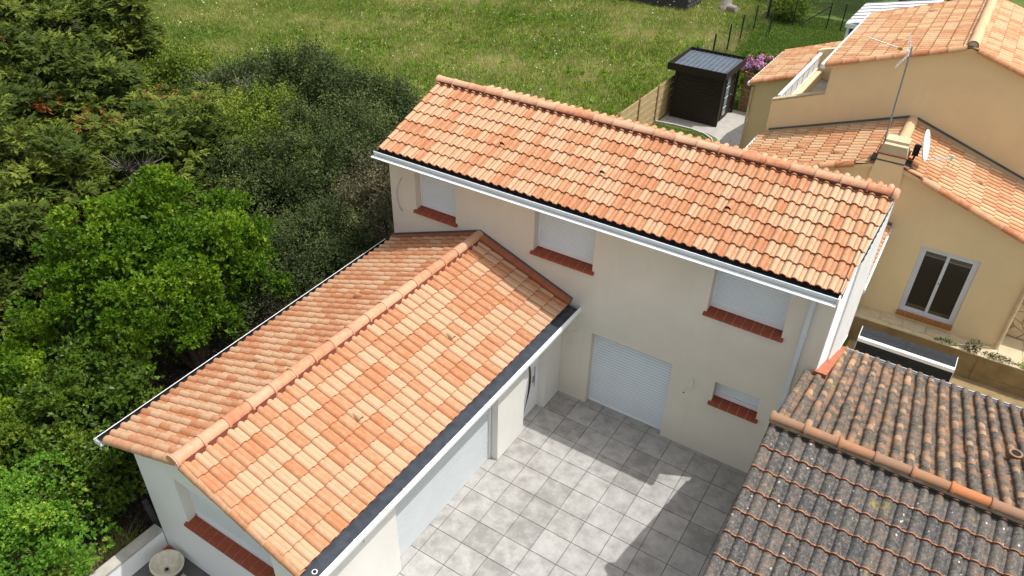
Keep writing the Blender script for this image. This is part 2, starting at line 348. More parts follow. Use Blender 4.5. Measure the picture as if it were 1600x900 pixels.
def canal_mesh(name, mats, tone, L=.40, r=.062):
    mb = MB(); n = 8; rows = []
    for y, k, dz in ((0, 1.0, .02), (L, .82, 0)):
        rows.append([(-math.cos(math.pi*i/n)*r*k, y, math.sin(math.pi*i/n)*r*.92*k+dz) for i in range(n+1)])
    mb.grid(rows, 0, tone, True)
    mb.grid([[(x*.86, .002, (zz-.02)*.84+.02) for x, y, zz in rows[0]], rows[0]], 1, tone, False)
    return mb.mesh(name, mats)
def ridge_mesh(name, mats, tone, L=.50, r=.118, flare=1.13):
    mb = MB(); n = 10; rows = []
    for y, k in ((0, flare-.03), (.010, flare), (.040, flare), (.055, 1.02), (L+.03, .97)):
        rows.append([(-math.cos(math.pi*(i/n*1.1-.05))*r*k, y, math.sin(math.pi*(i/n*1.1-.05))*r*k*.95) for i in range(n+1)])
    mb.grid(rows, 0, tone, True)
    mb.grid([[(x*.8, .0, zz*.8) for x, y, zz in rows[0]], rows[0]], 1, tone, False)
    return mb.mesh(name, mats)
rng = random.Random(11)
def variants(fn, name, mats, tones, **k): return [fn(name, mats, t, rng=rng, **k) if fn is roof_tile_mesh else fn(name, mats, t, **k) for t in tones]
TN = [0.05, .1, .15, .2, .25, .3, .35, .62, .68, .74, .8, .86, .92]
TV = variants(roof_tile_mesh, 'roof_tile', [M['tile'], M['edge_and_joint_shade']], TN, nose=.007, lip=.024)
TVs = variants(roof_tile_mesh, 'roof_tile', [M['tile_speck'], M['edge_and_joint_shade']], TN, nose=.007, lip=.024)
NV = variants(roof_tile_mesh, 'roof_tile', [M['ntile'], M['edge_and_joint_shade']], TN, nose=.012, drop=.034)
OV = variants(roof_tile_mesh, 'roof_tile', [M['old'], M['old_edge']], [.1, .15, .2, .25, .35, .4, .45, .55, .8], h=.058, L=.42, lip=.026, nose=.014, groove=False)
RV = variants(ridge_mesh, 'ridge_tile', [M['ridge'], M['edge_and_joint_shade']], [.1, .2, .3, .4, .5, .65, .8])
NRV = variants(ridge_mesh, 'ridge_tile', [M['ntile'], M['edge_and_joint_shade']], [.1, .15, .2, .3], flare=1.0, r=.14)
VV = variants(ridge_mesh, 'verge_tile', [M['verge'], M['edge_and_joint_shade']], [.35, .5, .65, .8, .95], L=.40, r=.115, flare=1.06)
WV = variants(ridge_mesh, 'verge_tile', [M['tile'], M['edge_and_joint_shade']], [.35, .5, .6, .7, .8], L=.36, r=.085, flare=1.05)
ORV = variants(ridge_mesh, 'ridge_tile', [M['old_ridge'], M['old_edge']], [.25, .4, .55, .95], r=.088, flare=1.25)
CV = variants(canal_mesh, 'cover_tile', [M['old_canal'], M['old_edge']], [.1, .2, .3, .4, .5, .6, .75, .9])
CVt = canal_mesh('x', [M['old_canal'], M['old_edge']], .5)
def frame(across, up):
    a = Vector(across).normalized(); u = Vector(up).normalized(); n = a.cross(u)
    return Matrix((a, u, n)).transposed()
def add_mesh_into(mb, me, Mx, mats_off=0):
    n = len(mb.v); vs = [Mx @ v.co for v in me.vertices]; mb.v += [tuple(v) for v in vs]
    at = me.attributes['tone'].data
    for p in me.polygons:
        mb.f.append(tuple(n+i for i in p.vertices)); mb.m.append(p.material_index+mats_off); mb.t.append(at[p.index].value); mb.sm.append(p.use_smooth)
def lay(parent, variants_, origin, across, up, ncols, nrows, pitch, W=.21, top=1.0, limit=300, order=None, name='roof_tile', mats=None, vents=(), flush=None, rs=1, skip=None, streak=True, tilt=0.0, vskip=None, topfix=None):
    """lay tiles from the eave (row 0) up; the first `limit` in `order` are objects, the rest one mesh"""
    Mx = frame(across, up); eul = Mx.to_euler(); A = Mx.col[0]; U = Mx.col[1]; N = Mx.col[2]; r = random.Random(rs)
    lo, hi = variants_[:len(variants_)//2+1], variants_[len(variants_)//2+1:]
    cells = []
    state = [False]*nrows
    for c in range(ncols):
        for k in range(nrows):
            if streak and r.random() < .72: state[k] = r.random() < .52
            cells.append((c, k, r.choice(hi) if state[k] else r.choice(lo), r.uniform(-1, 1)))
    if skip: cells = [q for q in cells if not skip(q[0], q[1])]
    if order: cells.sort(key=lambda q: order(q[0], q[1]))
    rest = MB(); cnt = 0
    for c, k, me, j in cells:
        p = pitch(c) if callable(pitch) else pitch
        o = Vector(origin) + A*(c*W) + U*(k*p) + N*(.002*j) + A*(.002*j)
        if callable(flush): o = o + flush(c)
        sy = 1.0
        if k == nrows-1: sy = topfix(c) if topfix else top
        if callable(pitch): sy *= p/.365
        if (c, k) in vents:
            m2 = MB(); add_mesh_into(m2, me, Matrix.Identity(4))
            hood = []
            for t_ in range(9):
                a_ = math.pi*t_/8; hood.append([(.067-.068*math.cos(a_), .08, .045+.085*math.sin(a_)), (.067-.05*math.cos(a_), .17, .045+.07*math.sin(a_)), (.067-.01*math.cos(a_), .29, .045+.015*math.sin(a_))])
            m2.grid(hood, 0, me.attributes['tone'].data[0].value, True)
            m2.face([h[0] for h in hood][::-1], 2)
            put('vent_tile', m2.mesh('vent_tile', list(me.materials)+[M['black']]), o, parent, eul, (1, sy, 1)); continue
        if cnt < limit:
            put(name, me, o, parent, eul, (1, sy, 1)); cnt += 1
        else:
            add_mesh_into(rest, me, Matrix.Translation(o) @ Mx.to_4x4() @ Matrix.Diagonal((1, sy, 1, 1)))
    if rest.v: rest.build(name+'s', list(variants_[0].materials), parent, kind='stuff')
def ridge_run(parent, variants_, p0, p1, L=.5, z=0, name='ridge_tile', rs=3, roll=None):
    p0 = Vector(p0); p1 = Vector(p1); d = (p1-p0); n = max(1, round(d.length/L)); r = random.Random(rs)
    up = d.normalized(); side = roll if roll else up.cross(Vector((0, 0, 1)))
    Mx = frame(side, up)
    for i in range(n):
        put(name, r.choice(variants_), p0+d*(i/n)+Vector((0, 0, z)), parent, (Mx @ Matrix.Rotation(r.uniform(-.015, .015), 3, 'Z')).to_euler(), (1, d.length/n/L, 1))

def wall_face(mb, P, U, w, h, N, rects, depth, m=0):
    """rectangular wall face at P, along U by w, up by h, facing N, with recessed openings (u0,u1,z0,z1) lined by reveals"""
    P = Vector(P); U = Vector(U).normalized(); N = Vector(N).normalized(); Z = Vector((0, 0, 1))
    us = sorted(set([0, w]+[r[0] for r in rects]+[r[1] for r in rects])); zs = sorted(set([0, h]+[r[2] for r in rects]+[r[3] for r in rects]))
    flip = U.cross(Z).dot(N) < 0
    def q(pts): mb.face(pts[::-1] if flip else pts, m)
    for a, b in zip(us, us[1:]):
        for c, d in zip(zs, zs[1:]):
            if any(r[0] <= a+1e-6 and b <= r[1]+1e-6 and r[2] <= c+1e-6 and d <= r[3]+1e-6 for r in rects): continue
            q([P+U*a+Z*c, P+U*b+Z*c, P+U*b+Z*d, P+U*a+Z*d])
    for (a, b, c, d) in rects:
        B = -N*depth
        p00, p10, p11, p01 = P+U*a+Z*c, P+U*b+Z*c, P+U*b+Z*d, P+U*a+Z*d
        q([p00, p01, p01+B, p00+B][::1]); q([p10, p10+B, p11+B, p11]); q([p01, p11, p11+B, p01+B])
        if c > 0.001: q([p00, p00+B, p10+B, p10])
        q([p00+B, p10+B, p11+B, p01+B])

def shutter(parent, P, U, w, h, N, pitch=.06, bar=True, mat=None, rails=.045, name='roller_shutter', label=None, relief=1.0, gap=.012):
    """closed roller shutter: guide rails, slatted curtain with real relief, bottom bar"""
    P = Vector(P); U = Vector(U).normalized(); N = Vector(N).normalized(); Z = Vector((0, 0, 1)); mat = mat or M['shutter']
    mb = MB(); n = int(h/pitch); rows = []; fl_ = U.cross(Z).dot(N) < 0
    for i in range(n):
        z0 = h*i/n; z1 = h*(i+1)/n
        for z, d in ((z0, .018*relief), (z0+.010, .020*relief), (z1-gap, .010*relief), (z1-gap+.0005, -.002), (z1-.0005, -.002)): rows.append([P+U*rails*.6+Z*z+N*d, P+U*(w-rails*.6)+Z*z+N*d])
    mb.grid(rows, 0, sm=False, flip=fl_)
    mb.m = [1 if (q % 5) in (2, 3) else 0 for q in range(len(mb.m))]
    s = mb.build(name, [mat, M['slat_gap']], parent, label)
    def bx(nm, u0, u1, z0, z1, d0, d1, m_):
        b = MB(); pts = [P+U*u+Z*z+N*d0 for u, z in ((u0, z0), (u1, z0), (u1, z1), (u0, z1))]; b.prism(pts, N*(d1-d0)); b.build(nm, m_, s)
    bx('guide_rail', 0, rails, 0, h, -.01, .045, M['white']); bx('guide_rail', w-rails, w, 0, h, -.01, .045, M['white'])
    if bar: bx('bottom_bar', rails, w-rails, 0, .055, .005, .05, M['white']); bx('bottom_rail', 0, w, -.045, -.002, -.01, .055, M['white'])
    return s
def brick_sill(parent, P, U, w, N, n, depth, out=.065, th=.05, tilt=.05, label=None):
    """sill of red clay tiles laid side by side with pale joints"""
    P = Vector(P); U = Vector(U).normalized(); N = Vector(N).normalized(); Z = Vector((0, 0, 1))
    b = MB(); e = .055
    b.prism([P+U*.004+N*d+Z*z for d, z in [(-depth, -.005), (-.001, -tilt*.6-.005), (-.001, -tilt-th+.004), (-depth, -tilt-th+.004)]], U*(w-.008))
    b.prism([P+U*(-e+.005)+N*d+Z*z for d, z in [(.001, -tilt*.6-.005), (out-.012, -tilt-.005), (out-.006, -tilt-.014), (out-.006, -tilt-th+.004), (.001, -tilt-th+.004)]], U*(w+2*e-.01))
    s = b.build('window_sill', M['grout'], parent, label)
    cuts = [0]+[w*(i+.5)/n if i < n else w for i in range(n)]+[w]
    cuts = [-e]+[w*i/n for i in range(1, n)]+[w+e]
    for i in range(n):
        a, c = cuts[i]+.004, cuts[i+1]-.004
        t = MB()
        ua, uc = (max(a, 0.002), min(c, w-.002))
        prof = [(-depth, 0), (0.0, -tilt*.6), (out-.008, -tilt), (out, -tilt-.012), (out, -tilt-th), (-depth, -tilt-th+.01)]
        # inner part fits between the reveals, the nose runs past them
        t.prism([P+U*ua+N*d+Z*z for d, z in [(-depth, 0), (0.0, -tilt*.6), (0, -tilt-th), (-depth, -tilt-th)]], U*(uc-ua))
        t.prism([P+U*a+N*d+Z*z for d, z in [(0.0, -tilt*.6), (out-.010, -tilt), (out, -tilt-.012), (out, -tilt-th), (0, -tilt-th)]], U*(c-a))
        t.build('sill_tile', M['sill'], s)
    return s
def cable(parent, pts, r, mat, name='cable'):
    mb = MB(); P = [Vector(p) for p in pts]; q = []
    for i in range(len(P)-1):
        a = P[max(i-1, 0)]; b = P[i]; c = P[i+1]; d = P[min(i+2, len(P)-1)]
        for k in range(5):
            t = k/5; q.append(.5*((2*b)+(c-a)*t+(2*a-5*b+4*c-d)*t*t+(3*b-a-3*c+d)*t**3))
    q.append(P[-1]); mb.tube(q, r, 6); mb.build(name, mat, parent)

# ------------------------------------------------------------------ main house
YF = .111
house = empty('house', (0.2, 1.3, 0), 'two storey cream rendered house with a long pale terracotta roof and closed white shutters', 'house')
wall = MB()
X0, X1 = -4.98, 5.44
wall_face(wall, (X0, YF, 0), (1, 0, 0), X1-X0, 5.08, (0, -1, 0), [
    (.745-X0, 2.70-X0, 0, 2.135), (3.66-X0, 4.63-X0, 1.48, 2.125), (3.165-X0, 4.665-X0, 3.67, 4.90), (-.895-X0, .59-X0, 3.67, 4.90), (-4.21-X0, -3.03-X0, 3.67, 4.90)], .265)
xb = 5.62
for a, b in (((X1, YF), (xb, 2.62)), ((xb, 2.62), (X0, 2.62)), ((X0, 2.62), (X0, YF))):
    za, zb = (5.02+.38*(a[1]-YF)), (5.02+.38*(b[1]-YF))
    wall.face([(a[0], a[1], 0), (b[0], b[1], 0), (b[0], b[1], zb), (a[0], a[1], za)], 1 if a[0] == X1 else 0)
wall.build('wall', [M['stucco'], M['white_stucco']], house)
# cladding panels proud of the right gable
cl = MB(); gx = lambda y: X1+(xb-X1)*(y-YF)/(2.62-YF)
rows = []; ny = 22
for i in range(ny+1):
    y = 1.02+(2.60-1.02)*i/ny; d = .035+(.012 if i % 2 else 0)
    rows.append([(gx(y)+d, y, 2.62+.0), (gx(y)+d, y, 5.0+.38*(y-YF)-.03)])
cl.grid(rows, 0, sm=False)
cl.prism([(gx(1.02), 1.02, 2.60), (gx(1.02)+.05, 1.02, 2.60), (gx(2.62)+.05, 2.62, 2.60), (gx(2.62), 2.62, 2.60)], (0, 0, .03))
cl.face([(gx(1.02)+.001, 1.02, 2.62), (gx(1.02)+.035, 1.02, 2.62), (gx(1.02)+.035, 1.02, 5.3), (gx(1.02)+.001, 1.02, 5.3)], 0)
cl.face([(gx(2.62), 2.62, 2.6), (gx(2.62), 2.62, 5.9), (gx(2.62)+.045, 2.62, 5.9), (gx(2.62)+.045, 2.62, 2.6)], 0)
cl.build('gable_cladding', M['cladding'], house)
# roof
roof = MB(); s_ = .38; zr = 6.12; yr = 2.35
rz = lambda y: zr-s_*(yr-y)
roof.prism([(-5.08, -.02, rz(-.02)-.02), (-5.08, yr, zr-.02), (-5.08, 2.66, rz(yr)-.14), (-5.08, 2.66, rz(yr)-.24), (-5.08, yr, zr-.14), (-5.08, -.02, rz(-.02)-.14)], (10.55, 0, 0))
roofo = roof.build('roof', M['black'], house)
L_ = .353; ang = math.atan(s_)
vents_m = {(13, 3): 1, (25, 3): 1, (38, 3): 1}
def main_var(c): return c
lay(roofo, TV, (-5.10, -.095, rz(-.095)), (1, 0, 0), (0, math.cos(ang), math.sin(ang)), 44, 8, L_, top=.42, limit=258, rs=5, vents=vents_m, order=lambda c, k: (-c))
lay(roofo, TVs, (-5.10+44*.21, -.095, rz(-.095)), (1, 0, 0), (0, math.cos(ang), math.sin(ang)), 6, 8, L_, top=.42, limit=300, rs=6)
def lastcol():
    Mx = frame((1, 0, 0), (0, math.cos(ang), math.sin(ang)))
    for k in range(8):
        me = rng.choice(TVs); o = Vector((-5.10+50*.21, -.095, rz(-.095)))+Mx.col[1]*(k*L_)
        put('roof_tile', me, o, roofo, Mx.to_euler(), ((.07+.19*max(0, o.y)/2.4)/.21, .42 if k == 7 else 1, 1))
lastcol()
lay(roofo, TV, (5.56, 3.03, zr-.135), (-1, 0, 0), (0, -math.cos(.24), math.sin(.24)), 46, 2, L_, top=.92, limit=0, rs=8)
rb = MB(); rb.prism([(-4.1, 2.63, zr-.10), (5.60, 2.63, zr-.10), (5.60, 2.98, zr-.19), (-4.1, 2.98, zr-.19)], (0, 0, -.06)); rb.build('rear_eave_board', M['black'], roofo)
mm = MB(); mm.prism([(-5.06, yr-.13, zr+.005), (5.52, yr-.13, zr+.005), (5.52, yr+.18, zr+.005), (-5.06, yr+.18, zr+.005)], (0, 0, .055))
mm.build('ridge_mortar', M['mortar_red'], roofo)
ridge_run(roofo, RV, (-5.14, yr+.0, zr+.035), (5.62, yr+.0, zr+.035), .5)
endcap = MB()
rows = [[(5.60+.05*q, yr-math.cos(math.pi*i/8)*.15*k, zr+.02+math.sin(math.pi*i/8)*.15*k) for i in range(9)] for q, k in ((0, 1.0), (1, 1.02), (2, .8), (2.2, .02))]
endcap.grid(rows, 0, .3, True, flip=False); endcap.build('ridge_end_tile', M['ridge'], roofo)
# verge board under the right edge, soffit, gutter
vb = MB(); vb.prism([(5.455, -.0, rz(0)-.16), (5.64, 2.6, rz(2.35)-.14), (5.64, 2.6, rz(2.35)-.02), (5.455, 0, rz(0)-.03)], (-.03, 0, 0)); vb.build('verge_board', M['white'], house)
sf = MB(); sf.box(-5.10, 5.43, -.21, YF-.002, 5.045, 5.06); sf.build('soffit', M['white'], house)
g = MB()
prof = [(-.13, 5.052), (-.25, 5.05), (-.262, 5.10), (-.285, 5.10), (-.292, 5.075), (-.282, 5.05), (-.268, 5.035), (-.262, 5.022), (-.262, 4.995), (-.235, 4.985), (-.10, 4.985)]
prof = [(y+.05, z+.075) for y, z in prof]
g.grid([[(x, y, z) for y, z in prof] for x in (-5.13, 5.44)], 0, sm=False, flip=False)
for x in (-5.13, 5.44): g.face([(x, y, z) for y, z in (prof if x > 0 else prof[::-1])], 0)
gut = g.build('gutter', M['alu'], house)
gl = MB(); gl.grid([[(x, -.02, 5.19), (x, -.07, 5.150), (x, -.145, 5.136)] for x in (-5.12, 5.43)], 0, sm=False); gl.build('gutter_lining', M['black'], gut)
gl = MB(); gl.box(5.43, 5.455, -.25, -.0, 5.05, 5.19); gl.build('gutter_end', M['white'], gut)
lip = MB(); lip.grid([[(x, -.222, 5.068), (x, -.30, 5.045), (x, -.302, 5.033), (x, -.20, 5.042)] for x in (-5.17, 5.43)], 0, sm=False, flip=True); lip.build('drip_edge', M['white'], gut)
# downpipe
dp = MB(); dp.box(5.0, 5.085, YF-.075, YF-.008, .02, 5.04); dpo = dp.build('downpipe', M['alu'], house)
for z in (.6, 2.3, 4.0):
    b = MB(); b.box(4.99, 5.095, YF-.08, YF-.002, z, z+.03); b.build('pipe_clip', M['alu'], dpo)
# openings
shutter(house, (.745, YF+.215, .01), (1, 0, 0), 1.955, 2.12, (0, -1, 0), .078, bar=False, relief=1.7, gap=.020)
bb = MB(); bb.box(.76, 2.69, YF+.15, YF+.215, .003, .03); bb.build('threshold', M['white'], house)
for x0, x1 in ((-4.21, -3.03), (-.895, .59), (3.165, 4.665)):
    shutter(house, (x0+.002, YF+.235, 3.845), (1, 0, 0), x1-x0-.004, 1.05, (0, -1, 0), .055, relief=1.5)
    brick_sill(house, (x0, YF, 3.79), (1, 0, 0), x1-x0, (0, -1, 0), 6 if x0 < -4 else 8, .25)
shutter(house, (3.662, YF+.235, 1.665), (1, 0, 0), .966, .455, (0, -1, 0), .055, relief=1.5)
brick_sill(house, (3.66, YF, 1.61), (1, 0, 0), .97, (0, -1, 0), 5, .25)
# corner trims where cables wait for lamps
cable(house, [(-4.60, YF, 4.52), (-4.68, YF-.06, 4.3), (-4.73, YF-.08, 4.05), (-4.70, YF-.07, 3.8), (-4.62, YF-.05, 3.62)], .008, M['cable'])
cable(house, [(-4.72, YF-.04, 3.70), (-4.66, YF-.07, 3.66), (-4.60, YF-.05, 3.60)], .005, M['cable'])
cable(house, [(3.17, YF, 1.99), (3.20, YF-.05, 1.88), (3.20, YF-.07, 1.74), (3.13, YF-.08, 1.66), (3.08, YF-.08, 1.60)], .013, M['cable_white'])
cable(house, [(3.08, YF-.08, 1.60), (3.06, YF-.085, 1.575)], .014, M['black'])
cable(house, [(.38, YF, 2.02), (.30, YF-.06, 1.98), (.25, YF-.08, 1.86), (.25, YF-.08, 1.72), (.27, YF-.06, 1.60)], .011, M['cable_white'])

# ------------------------------------------------------------------ garage wing
wing = empty('garage_wing', (-2.2, -4.0, 0), 'single storey white rendered garage wing with gabled roof of pale and orange clay tiles', 'garage')
w = MB()
# courtyard side (x = 0), local u runs towards the camera
wall_face(w, (0, YF-.004, 0), (0, -1, 0), 8.111-.004, 2.70, (1, 0, 0), [(.62+.107, 1.55+.107, 0, 2.25), (2.62+.107, 5.93+.107, 0, 2.32)], .25)
yg = -8.0
zt = lambda x: 3.60-.36*abs(x+2.32)
wl_x = -4.13
# gable with an opening
ox0, ox1, oz0, oz1 = -3.05, -.80, 1.50, 2.62
def gp(pts): w.face([(x, yg, z) for x, z in pts])
gp([(wl_x, 0), (ox0, 0), (ox0, zt(ox0)), (wl_x, zt(wl_x))]); gp([(ox1, 0), (0, 0), (0, zt(0)), (ox1, zt(ox1))])
ozr = oz0-.09; gp([(ox0, 0), (ox1, 0), (ox1, ozr), (ox0, ozr)]); gp([(ox0, oz1), (ox1, oz1), (ox1, zt(ox1)), (-2.32, zt(-2.32)), (ox0, zt(ox0))])
dpt = .30
w.face([(ox0, yg, ozr), (ox0, yg, oz1), (ox0, yg+dpt, oz1), (ox0, yg+dpt, ozr)][::-1]); w.face([(ox1, yg, ozr), (ox1, yg, oz1), (ox1, yg+dpt, oz1), (ox1, yg+dpt, ozr)])
w.face([(ox0, yg, oz1), (ox1, yg, oz1), (ox1, yg+dpt, oz1), (ox0, yg+dpt, oz1)]); w.face([(ox0, yg+dpt, ozr), (ox1, yg+dpt, ozr), (ox1, yg+dpt, oz1), (ox0, yg+dpt, oz1)])
w.face([(ox0, yg, ozr), (ox1, yg, ozr), (ox1, yg+dpt, ozr), (ox0, yg+dpt, ozr)])
w.face([(wl_x, yg, 0), (wl_x, yg, zt(wl_x)), (-4.85, YF-.004, zt(-4.85)), (-4.85, YF-.004, 0)])
w.m = [1 if all(abs(w.v[i][1]-yg) < 1e-4 for i in f) else 0 for f in w.f]; w.build('wall', [M['wing_stucco'], M['white_stucco']], wing)  # gable faces get lighter stucco, painting in the stronger light on that side
wr = MB(); zz = lambda x: 3.64-.36*abs(x+2.32)
wr.prism([(-2.32, -8.14, zz(-2.32)), (.13, -8.14, zz(.13)), (.13, -8.14, zz(.13)-.09), (-2.32, -8.14, zz(-2.32)-.09)], (0, 8.22, 0))
wr.prism([(-2.32, -8.14, zz(-2.32)), (-4.49, -8.14, zz(-4.49)), (-4.93, .08, zz(-4.93)), (-2.32, .08, zz(-2.32))], (0, 0, -.09))
wro = wr.build('roof', M['black'], wing)
wa = math.atan(.36)
lay(wro, TV, (.158, -8.20, 3.66-.36*2.478), (0, 1, 0), (-math.cos(wa), 0, math.sin(wa)), 39, 8, .362, limit=250, rs=21, top=.30, vents={(12, 3): 1, (25, 3): 1}, order=lambda c, k: c, streak=True)
def lp(c): return ((-2.32)-(-4.96+.44*c/39))/math.cos(wa)/7.25
# left slope: across runs towards the camera (-Y); column 0 is at the facade
def lfl(c): return Vector((.44*c/39, 0, .36*.44*c/39))
lay(wro, TV, (-4.96, .02, 3.66-.36*2.64), (0, -1, 0), (math.cos(wa), 0, math.sin(wa)), 39, 8, lambda c: lp(c), limit=48, rs=22, top=.30, flush=lfl, vents={(14, 4): 1, (26, 3): 1}, order=lambda c, k: -c, name='roof_tile')
rm = MB(); rm.prism([(-2.47, -8.12, 3.60), (-2.17, -8.12, 3.60), (-2.20, -8.12, 3.70), (-2.44, -8.12, 3.70)], (0, 8.15, 0)); rm.build('ridge_mortar', M['mortar_red'], wro)
ridge_run(wro, RV, (-2.32, -8.24, 3.70), (-2.32, .06, 3.70), .5, rs=9)
ec = MB(); ec.prism([(-2.32-.145*math.cos(math.pi*i/8), -8.25, 3.70+.14*math.sin(math.pi*i/8)) for i in range(9)], (0, -.02, 0), 0, .2); ec.build('ridge_end_tile', M['ridge'], wro)
# verge tiles along the near gable
Rr = frame((0, 1, 0), (-math.cos(wa), 0, math.sin(wa))); Rl = frame((0, -1, 0), (math.cos(wa), 0, math.sin(wa)))
for k in range(7):
    p = Vector((.158, -8.17, 3.66-.36*2.478-.05))+Rr.col[1]*(k*.362)
    put('verge_tile', rng.choice(WV), p, wro, Rr.to_euler(), (1, 1.0, 1.1))
for k in range(7):
    p = Vector((-4.53, -8.16, 3.66-.36*2.21-.05))+Rl.col[1]*(k*.33)
    put('verge_tile', rng.choice(WV), p, wro, Rl.to_euler(), (1, .95, 1.1))
# flashings against the facade
fl = MB()
fl.prism([(-2.32, YF-.003, zz(-2.32)+.05), (.17, YF-.003, zz(.17)+.05), (.17, YF-.003, zz(.17)+.12), (-2.32, YF-.003, zz(-2.32)+.14)], (0, -.20, 0))
fl.prism([(-2.32, YF-.003, zz(-2.32)+.05), (-5.05, YF-.003, zz(-5.05)+.05), (-5.05, YF-.003, zz(-5.05)+.115), (-2.32, YF-.003, zz(-2.32)+.14)], (0, -.12, 0))
fl.build('flashing', M['flash_red'], wing)
fl = MB()
for xa in (.19, -5.06): fl.prism([(-2.32, YF-.001, zz(-2.32)+.14), (xa, YF-.001, zz(xa)+.12), (xa, YF-.001, zz(xa)+.165), (-2.32, YF-.001, zz(-2.32)+.185)], (0, -.018, 0))
fl.build('lead_trim', M['lead'], wing)
# right gutter: dark inside, white lip
g = MB(); pr = [(.10, 2.752), (.14, 2.715), (.395, 2.690)]
g.grid([[(x, y, z) for x, z in pr] for y in (-8.27, .04)], 0, sm=False)
g.build('gutter_lining', M['dark_zinc'], wing)
g = MB(); pr = [(.390, 2.688), (.392, 2.735), (.400, 2.745), (.410, 2.735), (.413, 2.712), (.42, 2.70), (.438, 2.70), (.442, 2.69), (.438, 2.62), (.41, 2.605), (.05, 2.61)]
g.grid([[(x, y, z) for x, z in pr] for y in (-8.29, YF-.006)], 0, sm=False)
g.face([(x, YF-.006, z) for x, z in pr], 0); g.face([(x, -8.29, z) for x, z in pr[::-1]], 0); g.face([(.10, -8.288, 2.75), (.44, -8.288, 2.70), (.44, -8.288, 2.62), (.05, -8.288, 2.61)], 0)
wg = g.build('gutter', M['white'], wing)
for i in range(12):
    g = MB(); y = -.7-i*.6; g.box(.392, .42, y-.012, y+.012, 2.742, 2.752); g.build('gutter_bracket', M['alu'], wg)
g = MB(); g.tube([(.27, -8.02, 2.69), (.27, -8.02, 2.71)], .045, 12); g.tube([(.27, -8.02, 2.695), (.27, -8.02, 2.7125)], .03, 12, 1); g.build('gutter_outlet', [M['white'], M['black']], wg)
so_ = MB(); so_.box(.003, .10, -8.1, YF-.006, 2.60, 2.69); so_.build('soffit', M['white'], wing)
# left gutter
g = MB()
def lx(y): return -5.06+.44*(.02-y)/8.22
for (a, b, m_) in (((-.02, 0.0), (-.11, -.03), 0),):
    pass
gz = lambda y: .36*(lx(y)+5.06)
g.grid([[(lx(y)+.03, y, 2.63+gz(y)), (lx(y)-.06, y, 2.575+gz(y)), (lx(y)-.174, y, 2.55+gz(y)), (lx(y)-.1755, y, 2.609+gz(y))] for y in (-8.2, .05)], 1, sm=False, flip=True)
g.grid([[(lx(y)-.176, y, 2.605+gz(y)), (lx(y)-.176, y, 2.61+gz(y)), (lx(y)-.193, y, 2.61+gz(y)), (lx(y)-.198, y, 2.52+gz(y)), (lx(y)-.02, y, 2.50+gz(y))] for y in (-8.26, .05)], 0, sm=False, flip=True)
g.face([(lx(-8.2)+.02, -8.26, 2.79), (lx(-8.2)-.205, -8.26, 2.77), (lx(-8.2)-.21, -8.26, 2.68), (lx(-8.2)+.0, -8.26, 2.66)], 0)
g.build('gutter', [M['white'], M['black']], wing)
# garage door, front door
shutter(wing, (-.21, -2.64, .01), (0, -1, 0), 3.27, 2.30, (1, 0, 0), .09, bar=False, name='garage_door', relief=.5, gap=.014, mat=M['garage_door'])
d = MB(); dx = -.245
d.box(dx, dx+.055, -1.545, -.622, .02, 2.24); door = d.build('front_door', M['white'], wing)
d = MB(); d.box(dx+.055, dx+.075, -1.40, -.78, .06, 2.18); d.build('door_leaf', M['white'], door)
d = MB(); npt = 14
arc = [(-1.20+.16*math.sin(math.pi*i/npt)-.04, .25+1.75*i/npt) for i in range(npt+1)]
arc2 = [(-1.20+.26*math.sin(math.pi*i/npt)-.04, .25+1.75*i/npt) for i in range(npt+1)]
d.prism([(dx+.075, y, z) for y, z in arc]+[(dx+.075, y, z) for y, z in arc2[::-1][1:-1]], (.006, 0, 0)); d.build('glass_insert', M['dark_glass'], door)
d = MB(); d.tube([(dx+.075, -.88, 1.05), (dx+.12, -.88, 1.05), (dx+.12, -.98, 1.05)], .012, 8); d.box(dx+.075, dx+.085, -.905, -.855, .93, 1.12); d.tube([(dx+.1, -.86, .8), (dx+.1, -.86, 1.4)], .010, 6); d.build('handle', M['steel'], door)
# gable window
gw = MB(); gw.box(ox0+.04, ox1-.04, yg+dpt-.09, yg+dpt-.03, oz0+.0, oz1-.002); gwo = gw.build('window_shutter', M['shutter'], wing)
for a in ((ox0+.002, ox0+.05, oz0, oz1-.003), (ox1-.05, ox1-.002, oz0, oz1-.003), (ox0+.002, ox1-.002, oz0-.02, oz0+.045)):
    f = MB(); f.box(a[0], a[1], yg+dpt-.13, yg+dpt-.055, a[2], a[3]); f.build('window_frame', M['white'], gwo)
brick_sill(wing, (ox0, yg, oz0-.002), (1, 0, 0), ox1-ox0, (0, -1, 0), 11, .24)
cable(wing, [(0.0, -6.75, 2.25), (.05, -6.78, 2.15), (.06, -6.80, 2.0), (.05, -6.80, 1.85)], .007, M['cable'])
cable(wing, [(0.0, -6.72, 2.27), (.06, -6.66, 2.2), (.07, -6.60, 2.08), (.06, -6.58, 1.98)], .006, M['cable'])
cable(wing, [(0.0, -1.98, 2.35), (.05, -2.0, 2.25), (.05, -2.0, 2.1)], .007, M['cable'])

